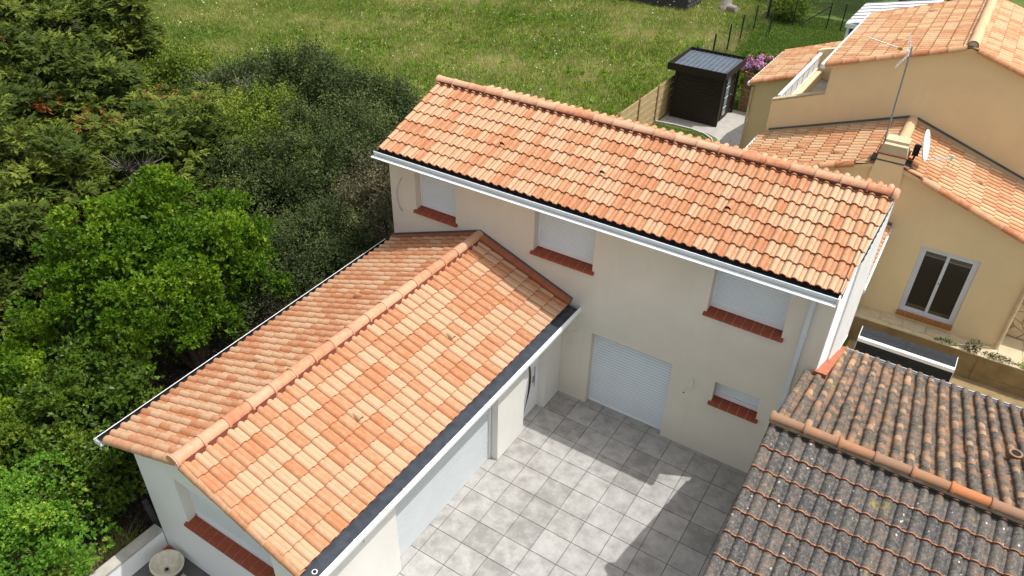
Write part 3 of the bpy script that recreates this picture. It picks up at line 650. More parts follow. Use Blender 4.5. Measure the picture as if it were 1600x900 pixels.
# ------------------------------------------------------------------ low boundary wall and things at the wing's end
bw = MB(); bw.box(-4.33, -4.135, -12.5, -8.01, 0, .44); bwc = empty('boundary_wall', (-4.2, -10, 0), 'low white rendered boundary wall with a weathered concrete top beside the hedge', 'wall')
bw.build('wall', M['white_stucco'], bwc); b2 = MB(); b2.box(-4.36, -4.125, -12.5, -8.005, .441, .50); b2.build('coping', M['concrete'], bwc)
def basin():
    o = empty('stone_basin', (-3.62, -8.42, 0), 'round cream stone wash basin with a drain hole, leaning by the low white wall', 'basin')
    mb = MB(); prof = [(.0, .10), (.03, .095), (.06, .105), (.14, .135), (.235, .22), (.268, .30), (.288, .315), (.302, .305), (.295, .25), (.24, .14), (.17, .07), (.10, .04), (.0, .04)]
    c = Vector((-3.62, -8.42, .02)); T = Matrix.Rotation(math.radians(-10), 4, 'X') @ Matrix.Rotation(math.radians(8), 4, 'Y')
    rows = [[c + (T @ Vector((r*math.cos(2*math.pi*k/40), r*math.sin(2*math.pi*k/40), z))) for k in range(40)] for r, z in prof]
    mb.grid(rows, 0, sm=True, closed=True); mb.build('bowl', M['stone_basin'], o)
    d = MB(); cc = c+(T @ Vector((0, 0, .105))); d.tube([cc, cc+T @ Vector((0, 0, .012))], .05, 16, 0); d.tube([cc, cc+T @ Vector((0, 0, .02))], .028, 12, 1); d.build('drain', [M['steel'], M['black']], o)
    f = MB(); f.tube([(-3.62, -8.42, 0), (-3.62, -8.42, .08)], [.12, .09], 16); f.build('foot', M['stone_basin'], o)
basin()
sb = MB(); sb.box(-3.34, -3.0, -8.62, -8.26, .0, .05); o = sb.build('paving_slab', M['concrete']); tag(o, 'square grey slab lying on dark gravel right of the stone basin', 'slab')
tb = MB(); tb.box(-4.08, -3.86, -8.16, -8.02, 0, .07); o = tb.build('broken_brick', M['sill']); tag(o, 'red clay brick piece in the corner between low wall and gable', 'brick')
pl = MB(); Tm = Matrix.Translation((-4.34, -7.94, 0)) @ Matrix.Rotation(math.radians(-14), 4, 'Y'); pl.box(-.02, .02, -.05, .05, 0, 1.0, M=Tm); o = pl.build('leaning_board', M['old_wood']); tag(o, 'thin dark board leaning against the corner of the garage wing', 'board')

# ------------------------------------------------------------------ old outbuilding with weathered roof
old = empty('outbuilding', (8, -2.5, 0), 'low outbuilding with lichen covered grey and brown old clay roof tiles', 'outbuilding')
oy, oz, os_ = -2.75, 4.27, .37; oxl = 5.22
ow = MB(); ow.prism([(5.36, .09, 0), (5.36, 2.4, 0), (5.36, 2.4, oz-os_*5.15-.12), (5.36, oy, oz-.12), (5.36, -9.3, oz-os_*6.55-.12), (5.36, -9.3, 0), ], (6.6, 0, 0)); ow.build('wall', M['stucco'], old)
orf = MB(); orf.prism([(oxl+.03, -9.5, oz-os_*6.75-.03), (oxl+.03, oy, oz-.03), (oxl+.03, oy, oz-.12), (oxl+.03, -9.5, oz-os_*6.75-.12)], (6.8, 0, 0))
orf.prism([(oxl+.03, .08, oz-os_*2.83-.03), (oxl+.03, oy, oz-.03), (oxl+.03, oy, oz-.12), (oxl+.03, .08, oz-os_*2.83-.12)], (6.8, 0, 0))
orf.prism([(5.68, 2.36, oz-os_*5.11-.03), (5.50, .08, oz-os_*2.83-.03), (5.50, .08, oz-os_*2.83-.12), (5.68, 2.36, oz-os_*5.11-.12)], (6.4, 0, 0))
orfo = orf.build('roof', M['black'], old)
oa = math.atan(os_)
# near slope: single hump tiles, from ridge downwards; 18 rows
nr = 17; pit = .352/math.cos(oa)
yE = oy-.14-.352*nr
lay(orfo, OV, (oxl, yE, oz+os_*(yE-oy)), (1, 0, 0), (0, math.cos(oa), math.sin(oa)), 30, nr+1, pit, W=.2, top=.32, limit=180, rs=31, order=lambda c, k: c*.6-k, streak=False)
# far slope: canal tiles
Rf = frame((-1, 0, 0), (0, -math.cos(oa), math.sin(oa))); eu = Rf.to_euler(); r = random.Random(8)
ch = MB(); rest = MB(); cnt = 0; ncan = 26; pc = (2.40-oy-.12)/math.cos(oa)/ncan
cells = sorted([(c, k) for c in range(31) for k in range(ncan)], key=lambda q: q[0]*.5+abs(q[1]-12)*.03)
for c, k in cells:
    x = oxl+.09+c*.213
    o = Vector((x, 2.40, oz-os_*(2.40-oy)+.03))+Rf.col[1]*(k*pc)+Vector((r.uniform(-.006, .006), 0, r.uniform(-.003, .004)))
    if o.y > .06 and x < gx(max(o.y, .1))+.12: continue
    warm = 1.0 if (k < 7 and c < 5 and r.random() < .7) else 0
    me = r.choice(CV[4:]) if (warm or r.random() < .20) else r.choice(CV[:4])
    e2 = (Rf @ Matrix.Rotation(r.uniform(-.05, .05), 3, 'Z')).to_euler()
    if cnt < 299: put('cover_tile', me, o, orfo, e2); cnt += 1
    else: add_mesh_into(rest, me, Matrix.Translation(o) @ e2.to_matrix().to_4x4())
for c in range(31):
    x = oxl+.09+(c+.5)*.213
    for k in range(ncan):
        o = Vector((x, 2.36, oz-os_*(2.36-oy)-.0))+Rf.col[1]*(k*pc)
        if o.y > .06 and x < gx(max(o.y, .1))+.06: continue
        t = r.uniform(.1, .6); pts0 = []; pts1 = []
        for i in range(6):
            a = math.pi*i/5; uu = -math.cos(a)*.068; zz_ = .03-math.sin(a)*.035
            pts0.append(o+Rf.col[0]*uu+Rf.col[2]*(zz_+.014)); pts1.append(o+Rf.col[0]*uu+Rf.col[2]*zz_+Rf.col[1]*(pc+.03))
        ch.grid([pts0, pts1], 0, t, True)
if rest.v: rest.build('cover_tiles', [M['old_canal'], M['old_edge']], orfo, kind='stuff')
ch.build('channel_tiles', M['old_canal'], orfo, kind='stuff')
om = MB(); om.prism([(oxl, oy-.16, oz-.03), (12, oy-.16, oz-.03), (12, oy+.13, oz-.03), (oxl, oy+.13, oz-.03)], (0, 0, .07)); om.build('ridge_mortar', M['soil'], orfo)
ridge_run(orfo, ORV, (oxl-.02, oy, oz+.04), (11.9, oy, oz+.04), .50, rs=14)
# terracotta coating between canal tiles and gable
fr = MB(); fr.prism([(gx(.1)-.03, .02, oz-os_*(.02-oy)+.02), (gx(.1)+.20, .02, oz-os_*(.02-oy)+.02), (gx(2.36)+.14, 2.36, oz-os_*(2.36-oy)+.02), (gx(2.36)+.0, 2.36, oz-os_*(2.36-oy)+.02)], (0, 0, .09)); fr.build('flashing', M['flash_red'], old)
# eave trim with dark gap at the far side
et = MB(); et.box(5.6, 12, 2.43, 2.50, oz-os_*5.18-.05, oz-os_*5.18+.0); et.build('gutter', M['lead'], old)
et = MB(); et.box(5.6, 12, 2.50, 2.515, oz-os_*5.18-.05, oz-os_*5.18+.02); et.build('gutter_lip', M['alu'], old)
# terracotta vent pipe on the far slope
vp = MB(); vx, vy = 8.72, -.62; vz = oz-os_*(vy-oy)
vp.tube([(vx, vy, vz), (vx, vy, vz+.15), (vx, vy, vz+.15), (vx, vy, vz+.19)], [.07, .07, .105, .105], 16, 0, .35)
vp.tube([(vx, vy, vz+.191), (vx, vy, vz+.193)], [.07, .07], 16, 1, .5); vp.build('vent_pipe', [M['old_ridge'], M['black']], orfo)

# ------------------------------------------------------------------ neighbour house
nb = empty('neighbour_house', (6, 11, 0), 'ochre rendered neighbouring house with stepped tiled roofs, chimney and sliding window', 'house')
NX0, NX1, NXR = 1.38, 8.84, 5.15; NS = .345
nz = lambda x: 4.96-NS*abs(x-NXR)
w = MB(); wx0, wx1, wz0, wz1 = 6.44, 7.78, .86, 2.96
w.box(wx0+.0, wx0+.0, 0, 0, 0, 0) if False else None
def ng(pts, y=7.0): w.face([(x, y, z) for x, z in pts])
ng([(NX0, 0), (wx0, 0), (wx0, nz(wx0)-.06), (NXR, nz(NXR)-.06), (NX0, nz(NX0)-.06)])
ng([(wx1, 0), (NX1, 0), (NX1, nz(NX1)-.06), (wx1, nz(wx1)-.06)]); ng([(wx0, 0), (wx1, 0), (wx1, wz0), (wx0, wz0)]); ng([(wx0, wz1), (wx1, wz1), (wx1, nz(wx1)-.06), (wx0, nz(wx0)-.06)])
for a, b in (((wx0, wz0), (wx0, wz1)), ((wx0, wz1), (wx1, wz1)), ((wx1, wz1), (wx1, wz0)), ((wx1, wz0), (wx0, wz0))):
    w.face([(a[0], 7.0, a[1]), (b[0], 7.0, b[1]), (b[0], 7.16, b[1]), (a[0], 7.16, a[1])][::-1])
w.face([(NX0, 7.0, 0), (NX0, 7.0, nz(NX0)-.06), (NX0, 10, nz(NX0)-.06), (NX0, 10, 0)]); w.face([(NX1, 7.0, 0), (NX1, 10, 0), (NX1, 10, nz(NX1)-.06), (NX1, 7.0, nz(NX1)-.06)])
# upper gable (y = 10)
UZ = lambda x: 7.06-.32*abs(x-5.9)
w.prism([(2.75, 10.0, 2.5), (9.05, 10.0, 2.5), (9.05, 10.0, UZ(9.05)), (5.9, 10.0, UZ(5.9)), (2.75, 10.0, UZ(2.75))], (0, 6.3, 0))
w.prism([(1.35, 10.0, 0), (2.749, 10.0, 0), (2.749, 10.0, 5.22), (1.35, 10.0, 4.70)], (0, .20, 0))
# terrace body, ledge, back wall
w.box(1.35, 2.749, 10.2, 15.2, 0, 3.97); w.box(1.35, 1.70, 10.201, 15.2, 3.97, 4.28); w.prism([(1.35, 15.2, 0), (2.749, 15.2, 0), (2.749, 15.2, 5.3), (1.55, 15.2, 4.98), (1.35, 15.2, 4.9)], (0, .2, 0))
# left extension
EXL = -.10
w.prism([(EXL, 13.5, 0), (1.349, 13.5, 0), (1.349, 13.5, 4.42), (EXL, 13.5, 3.92)], (0, 4.0, 0))
w.box(1.30, 8.8, 15.41, 17.4, 0, 3.9)
w.build('wall', M['tan'], nb)
tf = MB(); tf.box(1.701, 2.748, 10.2, 15.2, 3.971, 3.985); tf.build('terrace_floor', M['grey_concrete'], nb)
tf = MB(); tf.box(1.34, 2.75, 9.985, 10.215, 0, .04, M=Matrix.Translation((0, 0, 4.22)) @ Matrix(((1, 0, 0, 0), (0, 1, 0, 0), (.371, 0, 1, 0), (0, 0, 0, 1)))); tf.build('parapet_coping', M['paving'], nb)
bal = MB(); bal.box(1.47, 1.50, 10.25, 15.15, 4.38, 4.80); balo = bal.build('balustrade', M['cladding'], nb)
b = MB(); b.box(1.435, 1.535, 10.2, 15.2, 4.80, 4.86); b.build('handrail', M['white'], balo); b = MB(); b.box(1.45, 1.53, 10.2, 15.2, 4.33, 4.375); b.build('bottom_rail', M['white'], balo)
for i in range(8):
    b = MB(); y = 10.25+i*.68; b.box(1.502, 1.515, y, y+.03, 4.376, 4.798); b.build('panel_batten', M['alu'], balo)
# roofs
na = math.atan(NS); ca, sa_ = math.cos(na), math.sin(na)
nrf = MB()
nrf.prism([(NXR, 6.94, 4.93), (1.28, 6.94, 4.93-NS*3.87), (1.28, 6.94, 4.83-NS*3.87), (NXR, 6.94, 4.83)], (0, 3.05, 0))
nrf.prism([(NXR, 6.94, 4.93), (8.98, 6.94, 4.93-NS*3.83), (8.98, 6.94, 4.83-NS*3.83), (NXR, 6.94, 4.83)], (0, 3.05, 0))
ro = nrf.build('roof', M['tan'], nb)
lay(ro, NV, (1.26, 9.99, 4.96-NS*(NXR-1.26)), (0, -1, 0), (ca, 0, sa_), 14, 12, .365, W=.221, limit=130, rs=41, top=.3, vents={(7, 4): 1, (10, 7): 1}, order=lambda c, k: -c-k*.3)
lay(ro, NV, (9.0, 6.9, 4.96-NS*(9.0-NXR)), (0, 1, 0), (-ca, 0, sa_), 14, 12, .365, W=.221, limit=160, rs=42, top=.2, vents={(7, 5): 1}, order=lambda c, k: -k)
ridge_run(ro, NRV, (NXR, 7.46, 5.0), (NXR, 9.98, 5.0), .5, rs=2)
for (x0, sg) in ((1.27, 1), (9.0, -1)):
    R_ = frame((0, -1, 0) if sg > 0 else (0, 1, 0), (ca*sg, 0, sa_)); n_ = 10
    for k in range(n_):
        xx = x0+sg*ca*k*.405
        if 4.62 < xx < 5.60 or 4.62 < xx+sg*.34 < 5.60: continue
        put('verge_tile', rng.choice(VV), Vector((x0, 6.92, 4.93-NS*abs(x0-NXR)))+R_.col[1]*(k*.405), ro, R_.to_euler())
ft = MB()
for sg, xe in ((-1, 1.45), (1, 9.0)):
    ft.prism([(NXR+sg*.1, 9.998, 5.06), (xe, 9.998, 5.10-NS*abs(xe-NXR)), (xe, 9.998, 5.15-NS*abs(xe-NXR)), (NXR+sg*.1, 9.998, 5.12)], (0, -.03, 0))
ft.build('lead_trim', M['lead'], nb)
g = MB(); g.box(1.16, 1.27, 6.85, 9.99, 3.50, 3.60); g.build('gutter', M['white'], nb)
g = MB(); g.box(8.98, 9.10, 6.85, 9.99, 3.50, 3.60); g.build('gutter', M['white'], nb)
dpp = MB(); dpp.tube([(8.87, 6.95, .76), (8.87, 6.95, 3.5)], .045, 10); dpp.build('downpipe', M['stone'], nb)
# upper roof
ua = math.atan(.32); cu, su = math.cos(ua), math.sin(ua)
nrf = MB(); uz = lambda x: 7.12-.32*abs(x-5.9)
nrf.prism([(5.9, 9.95, uz(5.9)-.03), (2.6, 9.95, uz(2.6)-.03), (2.6, 9.95, uz(2.6)-.12), (5.9, 9.95, uz(5.9)-.12)], (0, 6.4, 0))
nrf.prism([(5.9, 9.95, uz(5.9)-.03), (9.25, 9.95, uz(9.25)-.03), (9.25, 9.95, uz(9.25)-.12), (5.9, 9.95, uz(5.9)-.12)], (0, 6.5, 0))
uo = nrf.build('upper_roof', M['tan'], nb)
lay(uo, NV, (2.58, 16.38, uz(2.58)), (0, -1, 0), (cu, 0, su), 29, 10, .365, W=.223, limit=0, rs=43, top=.6, vents={(5, 5): 1, (21, 4): 1})
lay(uo, NV, (9.27, 9.92, uz(9.27)), (0, 1, 0), (-cu, 0, su), 29, 10, .365, W=.223, limit=0, rs=44, top=.6)
ridge_run(uo, NRV, (5.9, 9.95, 7.16), (5.9, 16.35, 7.16), .5, rs=6)
c = MB(); c.prism([(5.9-.14*math.cos(math.pi*i/8), 9.96, 7.15+.14*math.sin(math.pi*i/8)) for i in range(9)], (0, .03, 0)); c.build('ridge_mortar', M['concrete'], uo)
for (x0, sg) in ((2.60, 1), (9.25, -1)):
    for yv, ax in ((9.92, -1), (16.34, 1)):
        R_ = frame((0, -sg, 0), (cu*sg, 0, su))
        for k in range(8): put('verge_tile', rng.choice(VV), Vector((x0, yv+(.02 if ax < 0 else 0), uz(x0)-.03))+R_.col[1]*(k*.42), uo, R_.to_euler())
g = MB(); g.box(2.47, 2.59, 9.84, 16.4, uz(2.58)-.11, uz(2.58)+.01); g.build('gutter', M['white'], nb)
# extension roof
ea = math.atan(.35); ce, se = math.cos(ea), math.sin(ea); ez = lambda x: 4.02+.35*(x-EXL)
nrf = MB(); nrf.prism([(EXL-.1, 13.45, ez(EXL-.1)-.03), (1.40, 13.45, ez(1.40)-.03), (1.40, 13.45, ez(1.4)-.12), (EXL-.1, 13.45, ez(EXL-.1)-.12)], (0, 4.2, 0))
nrf.prism([(1.405, 15.45, ez(1.405)-.03), (2.60, 15.45, ez(2.6)-.03), (2.60, 15.45, ez(2.6)-.12), (1.405, 15.45, ez(1.405)-.12)], (0, 2.13, 0))
eo = nrf.build('extension_roof', M['tan'], nb)
lay(eo, NV, (EXL-.12, 17.6, ez(EXL-.12)), (0, -1, 0), (ce, 0, se), 19, 8, .365, W=.222, limit=0, rs=45, skip=lambda c, k: k > 3 and 17.6-c*.222 < 15.6)
for k in range(4):
    R_ = frame((0, -1, 0), (ce, 0, se)); put('verge_tile', rng.choice(VV), Vector((EXL-.12, 13.42, ez(EXL-.12)-.03))+R_.col[1]*(k*.41), eo, R_.to_euler())
for k in range(7):
    R_ = frame((0, -1, 0), (ce, 0, se)); put('verge_tile', rng.choice(VV), Vector((EXL-.12, 17.58, ez(EXL-.12)-.03))+R_.col[1]*(k*.41), eo, R_.to_euler())
g = MB(); g.box(EXL-.22, EXL-.12, 13.34, 17.6, ez(EXL)-.15, ez(EXL)-.05); g.build('gutter', M['white'], nb)
g = MB(); g.tube([(EXL-.03, 13.42, .1), (EXL-.03, 13.42, 3.85)], .04, 8); g.build('downpipe', M['stone'], nb)
# low lean-to seen past the white gable
lt = MB(); lt.box(4.1, 5.50, 3.72, 6.95, 0, 3.1); lt.build('lean_to', M['stucco'], nb)
lay(nb, NV, (5.60, 3.75, 3.26), (0, 1, 0), (-.94, 0, .342), 15, 4, .365, W=.213, limit=0, rs=47)
g = MB(); g.box(5.60, 5.66, 3.65, 6.98, 3.12, 3.22); g.build('gutter', M['white'], nb)
g = MB(); g.box(5.35, 5.62, 6.84, 6.99, 3.24, 3.36); g.build('lead_trim', M['lead'], nb)
# chimney
c = MB(); c.prism([(4.74, 6.90, 4.35), (5.50, 6.90, 4.35), (5.42, 6.90, 5.10), (4.81, 6.90, 5.10)], (0, .56, 0)); ch_ = c.build('chimney', M['tan'], nb)
c = MB(); c.box(4.76, 5.47, 6.87, 7.48, 5.101, 5.125); c.build('clay_band', M['sill'], ch_)
c = MB(); c.prism([(4.79, 6.89, 5.126), (5.44, 6.89, 5.126), (5.39, 6.89, 5.37), (4.86, 6.89, 5.37)], (0, .56, 0)); c.build('chimney_cap', M['paving'], ch_)
c = MB(); c.box(4.86, 5.39, 7.05, 7.45, 5.371, 5.43); c.build('cap_top', M['paving'], ch_)
c = MB(); c.box(4.795, 5.44, 6.89, 6.899, 4.93, 4.965); c.build('steel_strap', M['lead'], ch_)
for x0 in (4.66, 5.44):
    c = MB(); c.box(x0, x0+.14, 6.95, 7.3, nz(x0+.07)+.03, nz(x0+.07)+.12); c.build('lead_apron', M['dark_zinc'], ch_)
# sliding window
f = MB(); fy = 7.10; wz = .98
def ring(mb, a, b, c_, d, t, y0, y1, m=0):
    mb.box(a, a+t, y0, y1, c_, d, m); mb.box(b-t, b, y0, y1, c_, d, m); mb.box(a+t, b-t, y0, y1, c_, c_+t, m); mb.box(a+t, b-t, y0, y1, d-t, d, m)
ring(f, wx0+.002, wx1-.002, wz, wz1-.002, .07, fy-.06, fy+.04); win = f.build('sliding_window', M['grey_frame'], nb)
for a, b, y0 in ((wx0+.06, 7.16, fy-.03), (7.06, wx1-.06, fy-.055)):
    l = MB(); ring(l, a, b, wz+.06, wz1-.06, .075, y0, y0+.03); lo = l.build('window_leaf', M['grey_frame'], win)
    p = MB(); p.box(a+.07, b-.07, y0+.010, y0+.016, wz+.13, wz1-.13); p.build('pane', M['dark_glass'], win)
hk = MB(); hk.box(7.10, 7.12, fy-.065, fy-.055, 2.02, 2.06); hk.build('lock', M['black'], win)
f = MB(); f.box(wx0+.01, wx1-.01, 6.985, 7.15, .861, .975)
fo = f.build('window_sill', M['grout'], nb)
for i in range(6):
    t = MB(); a = wx0-.01+(wx1-wx0+.02)*i/6; t.box(a+.003, a+(wx1-wx0)/6-.002, 6.955, 7.06, .85, .979); t.build('sill_tile', plain('orange_sill_%d' % i, (.36, .155, .05), .7, .1) if i == 0 else bpy.data.materials['orange_sill_0'], fo)
# terrace slabs and retaining wall
ter = MB(); ter.box(4.5, 14, 6.46, 7.9, .45, .735); tero = ter.build('terrace', M['grout'], kind='structure')
for i in range(16):
    for j, (y0, y1) in enumerate(((6.40, 6.58), (6.59, 6.99))):
        a = 5.0+i*.56+(.28 if j == 0 else 0); t = MB(); t.box(a+.005, a+.555, y0, y1, .736, .765+(.004 if j else 0)); t.build('paving_slab', M['paving'], tero)
for i in range(7):
    t = MB(); a = 8.86+i*.6; t.box(a, a+.592, 7.0, 7.72, .736, .76); t.build('paving_slab', M['paving'], tero)
rw = empty('retaining_wall', (9, 6.42, 0), 'brown stained concrete panel retaining wall below the neighbour terrace', 'wall')
for k in range(3):
    for i in range(5):
        t = MB(); a = 4.6+i*2.0; t.box(a+.004, a+1.996, 6.405+.012*((k) % 2), 6.455, .735-.27*(k+1)+.005, .735-.27*k, 0); t.build('concrete_panel', M['brown_wall'], rw)
for i in range(6):
    t = MB(); a = 4.6+i*2.0; t.box(a-.05, a+.05, 6.39, 6.46, -.1, .74); t.build('post', M['brown_wall'], rw)
# stone clad wall
stw = empty('stone_wall', (10.5, 7.9, .7), 'wall clad in irregular cream stone slabs right of the neighbour downpipe', 'wall')
b = MB(); b.box(8.9, 13, 7.80, 8.05, .7, 3.4); b.build('backing', M['stone_joint'], stw)
r = random.Random(5)
rowz = [.77+.27*i for i in range(9)]
gridp = {}
for i in range(15):
    for j in range(10): gridp[i, j] = (8.93+i*.29+(.14 if j % 2 else 0)+r.uniform(-.09, .09), .77+.25*j+r.uniform(-.08, .08))
for i in range(14):
    for j in range(9):
        q = [gridp[i, j], gridp[i+1, j], gridp[i+1, j+1], gridp[i, j+1]]; cx_ = sum(p[0] for p in q)/4; cz_ = sum(p[1] for p in q)/4
        if cx_ < 9.0: continue
        q = [(cx_+(x-cx_)*.90, cz_+(z-cz_)*.90) for x, z in q]; d = r.uniform(.02, .04)
        t = MB(); t.prism([(x, 7.80-.001, max(z, .765)) for x, z in q], (0, -d, 0)); t.build('stone', M['stone'], stw)
# black panelled box with white stripe
bx = empty('garden_box', (6.9, 4.7, 0), 'black panelled garden box with a white stripe behind the old tiled roof', 'box')
b = MB(); b.prism([(5.84, 4.98, 0), (5.84, 4.98, 1.43), (5.84, 4.93, 1.46), (5.84, 4.56, 1.40), (5.84, 4.50, 1.38), (5.84, 4.42, .02)], (2.14, 0, 0)); b.build('body', M['slate'], bx)
for i, (a, c_) in enumerate(((5.845, 6.88), (6.892, 7.975))):
    for (y0, z0, y1, z1) in ((4.93, 1.462, 4.75, 1.432), (4.745, 1.431, 4.575, 1.403)):
        t = MB(); t.prism([(a, y0, z0), (c_, y0, z0), (c_, y1, z1), (a, y1, z1)], (0, -.002, .012)); t.build('panel', M['slate'], bx)
    for k in range(6):
        z0 = 1.30-.145*(k+1); t = MB(); yy = 4.50-.08*(1.38-z0)/1.36
        for h_ in range(3):
            aa = a+(c_-a)*h_/3; bb_ = a+(c_-a)*(h_+1)/3
        t.prism([(a, yy, z0), (c_, yy, z0), (c_, yy+.008, z0+.138), (a, yy+.008, z0+.138)], (0, -.014, 0)); t.build('panel', M['slate'], bx)
t = MB(); t.prism([(5.835, 4.585, 1.412), (5.835, 4.49, 1.396), (5.835, 4.482, 1.31), (5.835, 4.60, 1.33)], (2.15, 0, 0)); t.build('white_stripe', M['white'], bx)
for x in (5.832, 7.974):
    t = MB(); t.prism([(x, 4.99, 1.44), (x, 4.93, 1.475), (x, 4.5, 1.405), (x, 4.41, .0), (x, 4.44, .0), (x, 4.53, 1.37)], (.016, 0, 0)); t.build('edge_trim', M['alu'], bx)
# satellite dish
ds = empty('satellite_dish', (5.45, 7.25, 4.98), 'white satellite dish bracketed to the right side of the ochre chimney', 'dish')
dc = Vector((5.74, 7.3, 5.40)); dn = Vector((.95, -.10, .25)).normalized(); da = dn.cross(Vector((0, 0, 1))).normalized(); db = da.cross(dn)*-1
mb = MB(); rows = []
for rr, dd in ((0.001, -.07), (.15, -.055), (.26, -.03), (.33, 0), (.342, .004), (.342, -.012), (.28, -.045), (.001, -.085)):
    rows.append([dc+dn*dd+(da*math.cos(2*math.pi*k/32)*.92+db*math.sin(2*math.pi*k/32)*1.12)*rr for k in range(32)])
mb.grid(rows, 0, sm=True, closed=True); mb.build('reflector', M['white'], ds)
fe = dc-Vector((0, 0, .40)); tip = dc+Vector((.62, -.06, -.18))
mb = MB(); mb.tube([fe+Vector((0, 0, .02)), tip], .014, 6); mb.build('feed_arm', M['alu'], ds)
mb = MB(); mb.tube([tip+Vector((-.02, 0, .0)), tip+Vector((.0, 0, .10))], .035, 10); mb.build('receiver', M['alu'], ds)
mb = MB(); mb.tube([(5.41, 7.25, 5.0), (5.56, 7.25, 5.0), (5.60, 7.27, 5.30), (5.68, 7.29, 5.38)], .025, 8); mb.box(5.50, 5.64, 7.18, 7.34, 5.12, 5.36); mb.build('bracket', M['black'], ds)
cable(ds, [tip, tip+Vector((-.05, .05, -.14)), tip+Vector((.03, 0, -.2)), tip+Vector((.08, 0, -.1))], .006, M['sill'])
cable(ds, [(5.56, 7.2, 5.1), (5.54, 7.1, 4.95), (5.62, 7.1, 4.84), (5.56, 7.2, 4.78)], .007, M['black'])
# antenna
an = empty('antenna', (4.82, 7.2, 5.2), 'yagi television antenna on a tall thin mast beside the ochre chimney', 'antenna')
mb = MB(); mb.tube([(4.84, 7.2, 4.9), (4.76, 7.2, 7.60)], .02, 8); mb.build('mast', M['steel'], an)
bo = Vector((4.72, 7.16, 7.50)); ti = Vector((3.80, 7.0, 7.70)); mb = MB(); mb.tube([bo, ti], .013, 6); mb.build('boom', M['white'], an)
mb = MB(); bd = (ti-bo).normalized(); sdv = Vector((.1, -.9, .35)).normalized()
for i in range(11):
    p = bo+(ti-bo)*(.25+.072*i); mb.tube([p-sdv*.07, p+sdv*.07], .006, 4)
mb.build('director_elements', M['alu'], an)
mb = MB(); p = bo+(ti-bo)*.2; mb.box(-.05, .05, -.03, .03, -.03, .03, M=Matrix.Translation(p)); mb.build('dipole_box', plain('orange_plastic', (.62, .26, .03), .5), an)
mb = MB(); q0 = bo+Vector((.03, 0, 0))
for sgn in (1, -1):
    for i in range(6):
        c0 = q0+Vector((-.02*i if sgn > 0 else -.035*i, .0, sgn*.06*i+sgn*.03)); mb.tube([c0-Vector((0, .20, .04)), c0+Vector((0, .20, -.04))], .006, 4)
    mb.tube([q0, q0+Vector((-.11 if sgn > 0 else -.2, -.15, sgn*.36))], .006, 4); mb.tube([q0, q0+Vector((-.11 if sgn > 0 else -.2, .15, sgn*.36))], .006, 4)
mb.build('reflector_grid', M['alu'], an)

# ------------------------------------------------------------------ garden shed, fences
sh = empty('garden_shed', (-3.75, 19.7, 0), 'black brown timber garden shed with flat grey metal roof and glazed door', 'shed')
b = MB(); b.box(-4.75, -2.75, 18.66, 20.72, 0, 2.2); b.build('wall', M['plank_dark'], sh)
for k in range(15):
    z0 = .03+k*.145
    b = MB(); b.box(-4.76, -2.74, 18.632, 18.658, z0, z0+.136); b.build('wall_plank', M['plank_dark'], sh)
    b = MB(); b.box(-2.748, -2.724, 18.70, 19.28, z0, z0+.136); b.build('wall_plank', M['plank_dark'], sh)
for x, y in ((-4.80, 18.60), (-2.82, 18.60), (-2.72, 18.60), (-4.80, 20.66), (-2.72, 20.66)):
    b = MB(); b.box(x, x+.11, y, y+.11, 0, 2.25); b.build('corner_post', M['plank_dark'], sh)
for (x0, x1, y0, y1) in ((-5.11, -2.50, 18.36, 18.40), (-5.11, -2.50, 21.03, 21.07), (-5.11, -5.07, 18.402, 21.028), (-2.54, -2.50, 18.402, 21.028)):
    b = MB(); b.box(x0, x1, y0, y1, 2.14, 2.44); b.build('fascia', M['plank_dark'], sh)
for i in range(12):
    b = MB(); x0 = -5.06+i*.21; b.prism([(x0, 18.41, 2.20), (x0+.20, 18.41, 2.20), (x0+.20, 21.02, 2.30), (x0, 21.02, 2.30)], (0, 0, .012)); b.prism([(x0+.185, 18.41, 2.212), (x0+.205, 18.41, 2.212), (x0+.205, 21.02, 2.312), (x0+.185, 21.02, 2.312)], (0, 0, .035)); b.build('roof_sheet', M['roof_metal'], sh)
b = MB(); b.box(-2.745, -2.70, 19.30, 20.20, .05, 2.10); dr = b.build('door', M['plank_dark'], sh)
for k in range(4):
    b = MB(); b.box(-2.699, -2.690, 19.42, 19.80, .22+k*.45, .56+k*.45); b.build('door_pane', M['grey_glass'], dr); b = MB(); b.box(-2.698, -2.682, 19.40, 19.82, .57+k*.45, .60+k*.45); b.build('glazing_bar', M['alu'], dr)
b = MB(); b.tube([(-2.70, 20.05, 1.05), (-2.63, 20.05, 1.05), (-2.63, 19.95, 1.05)], .015, 6); b.build('handle', M['steel'], dr)
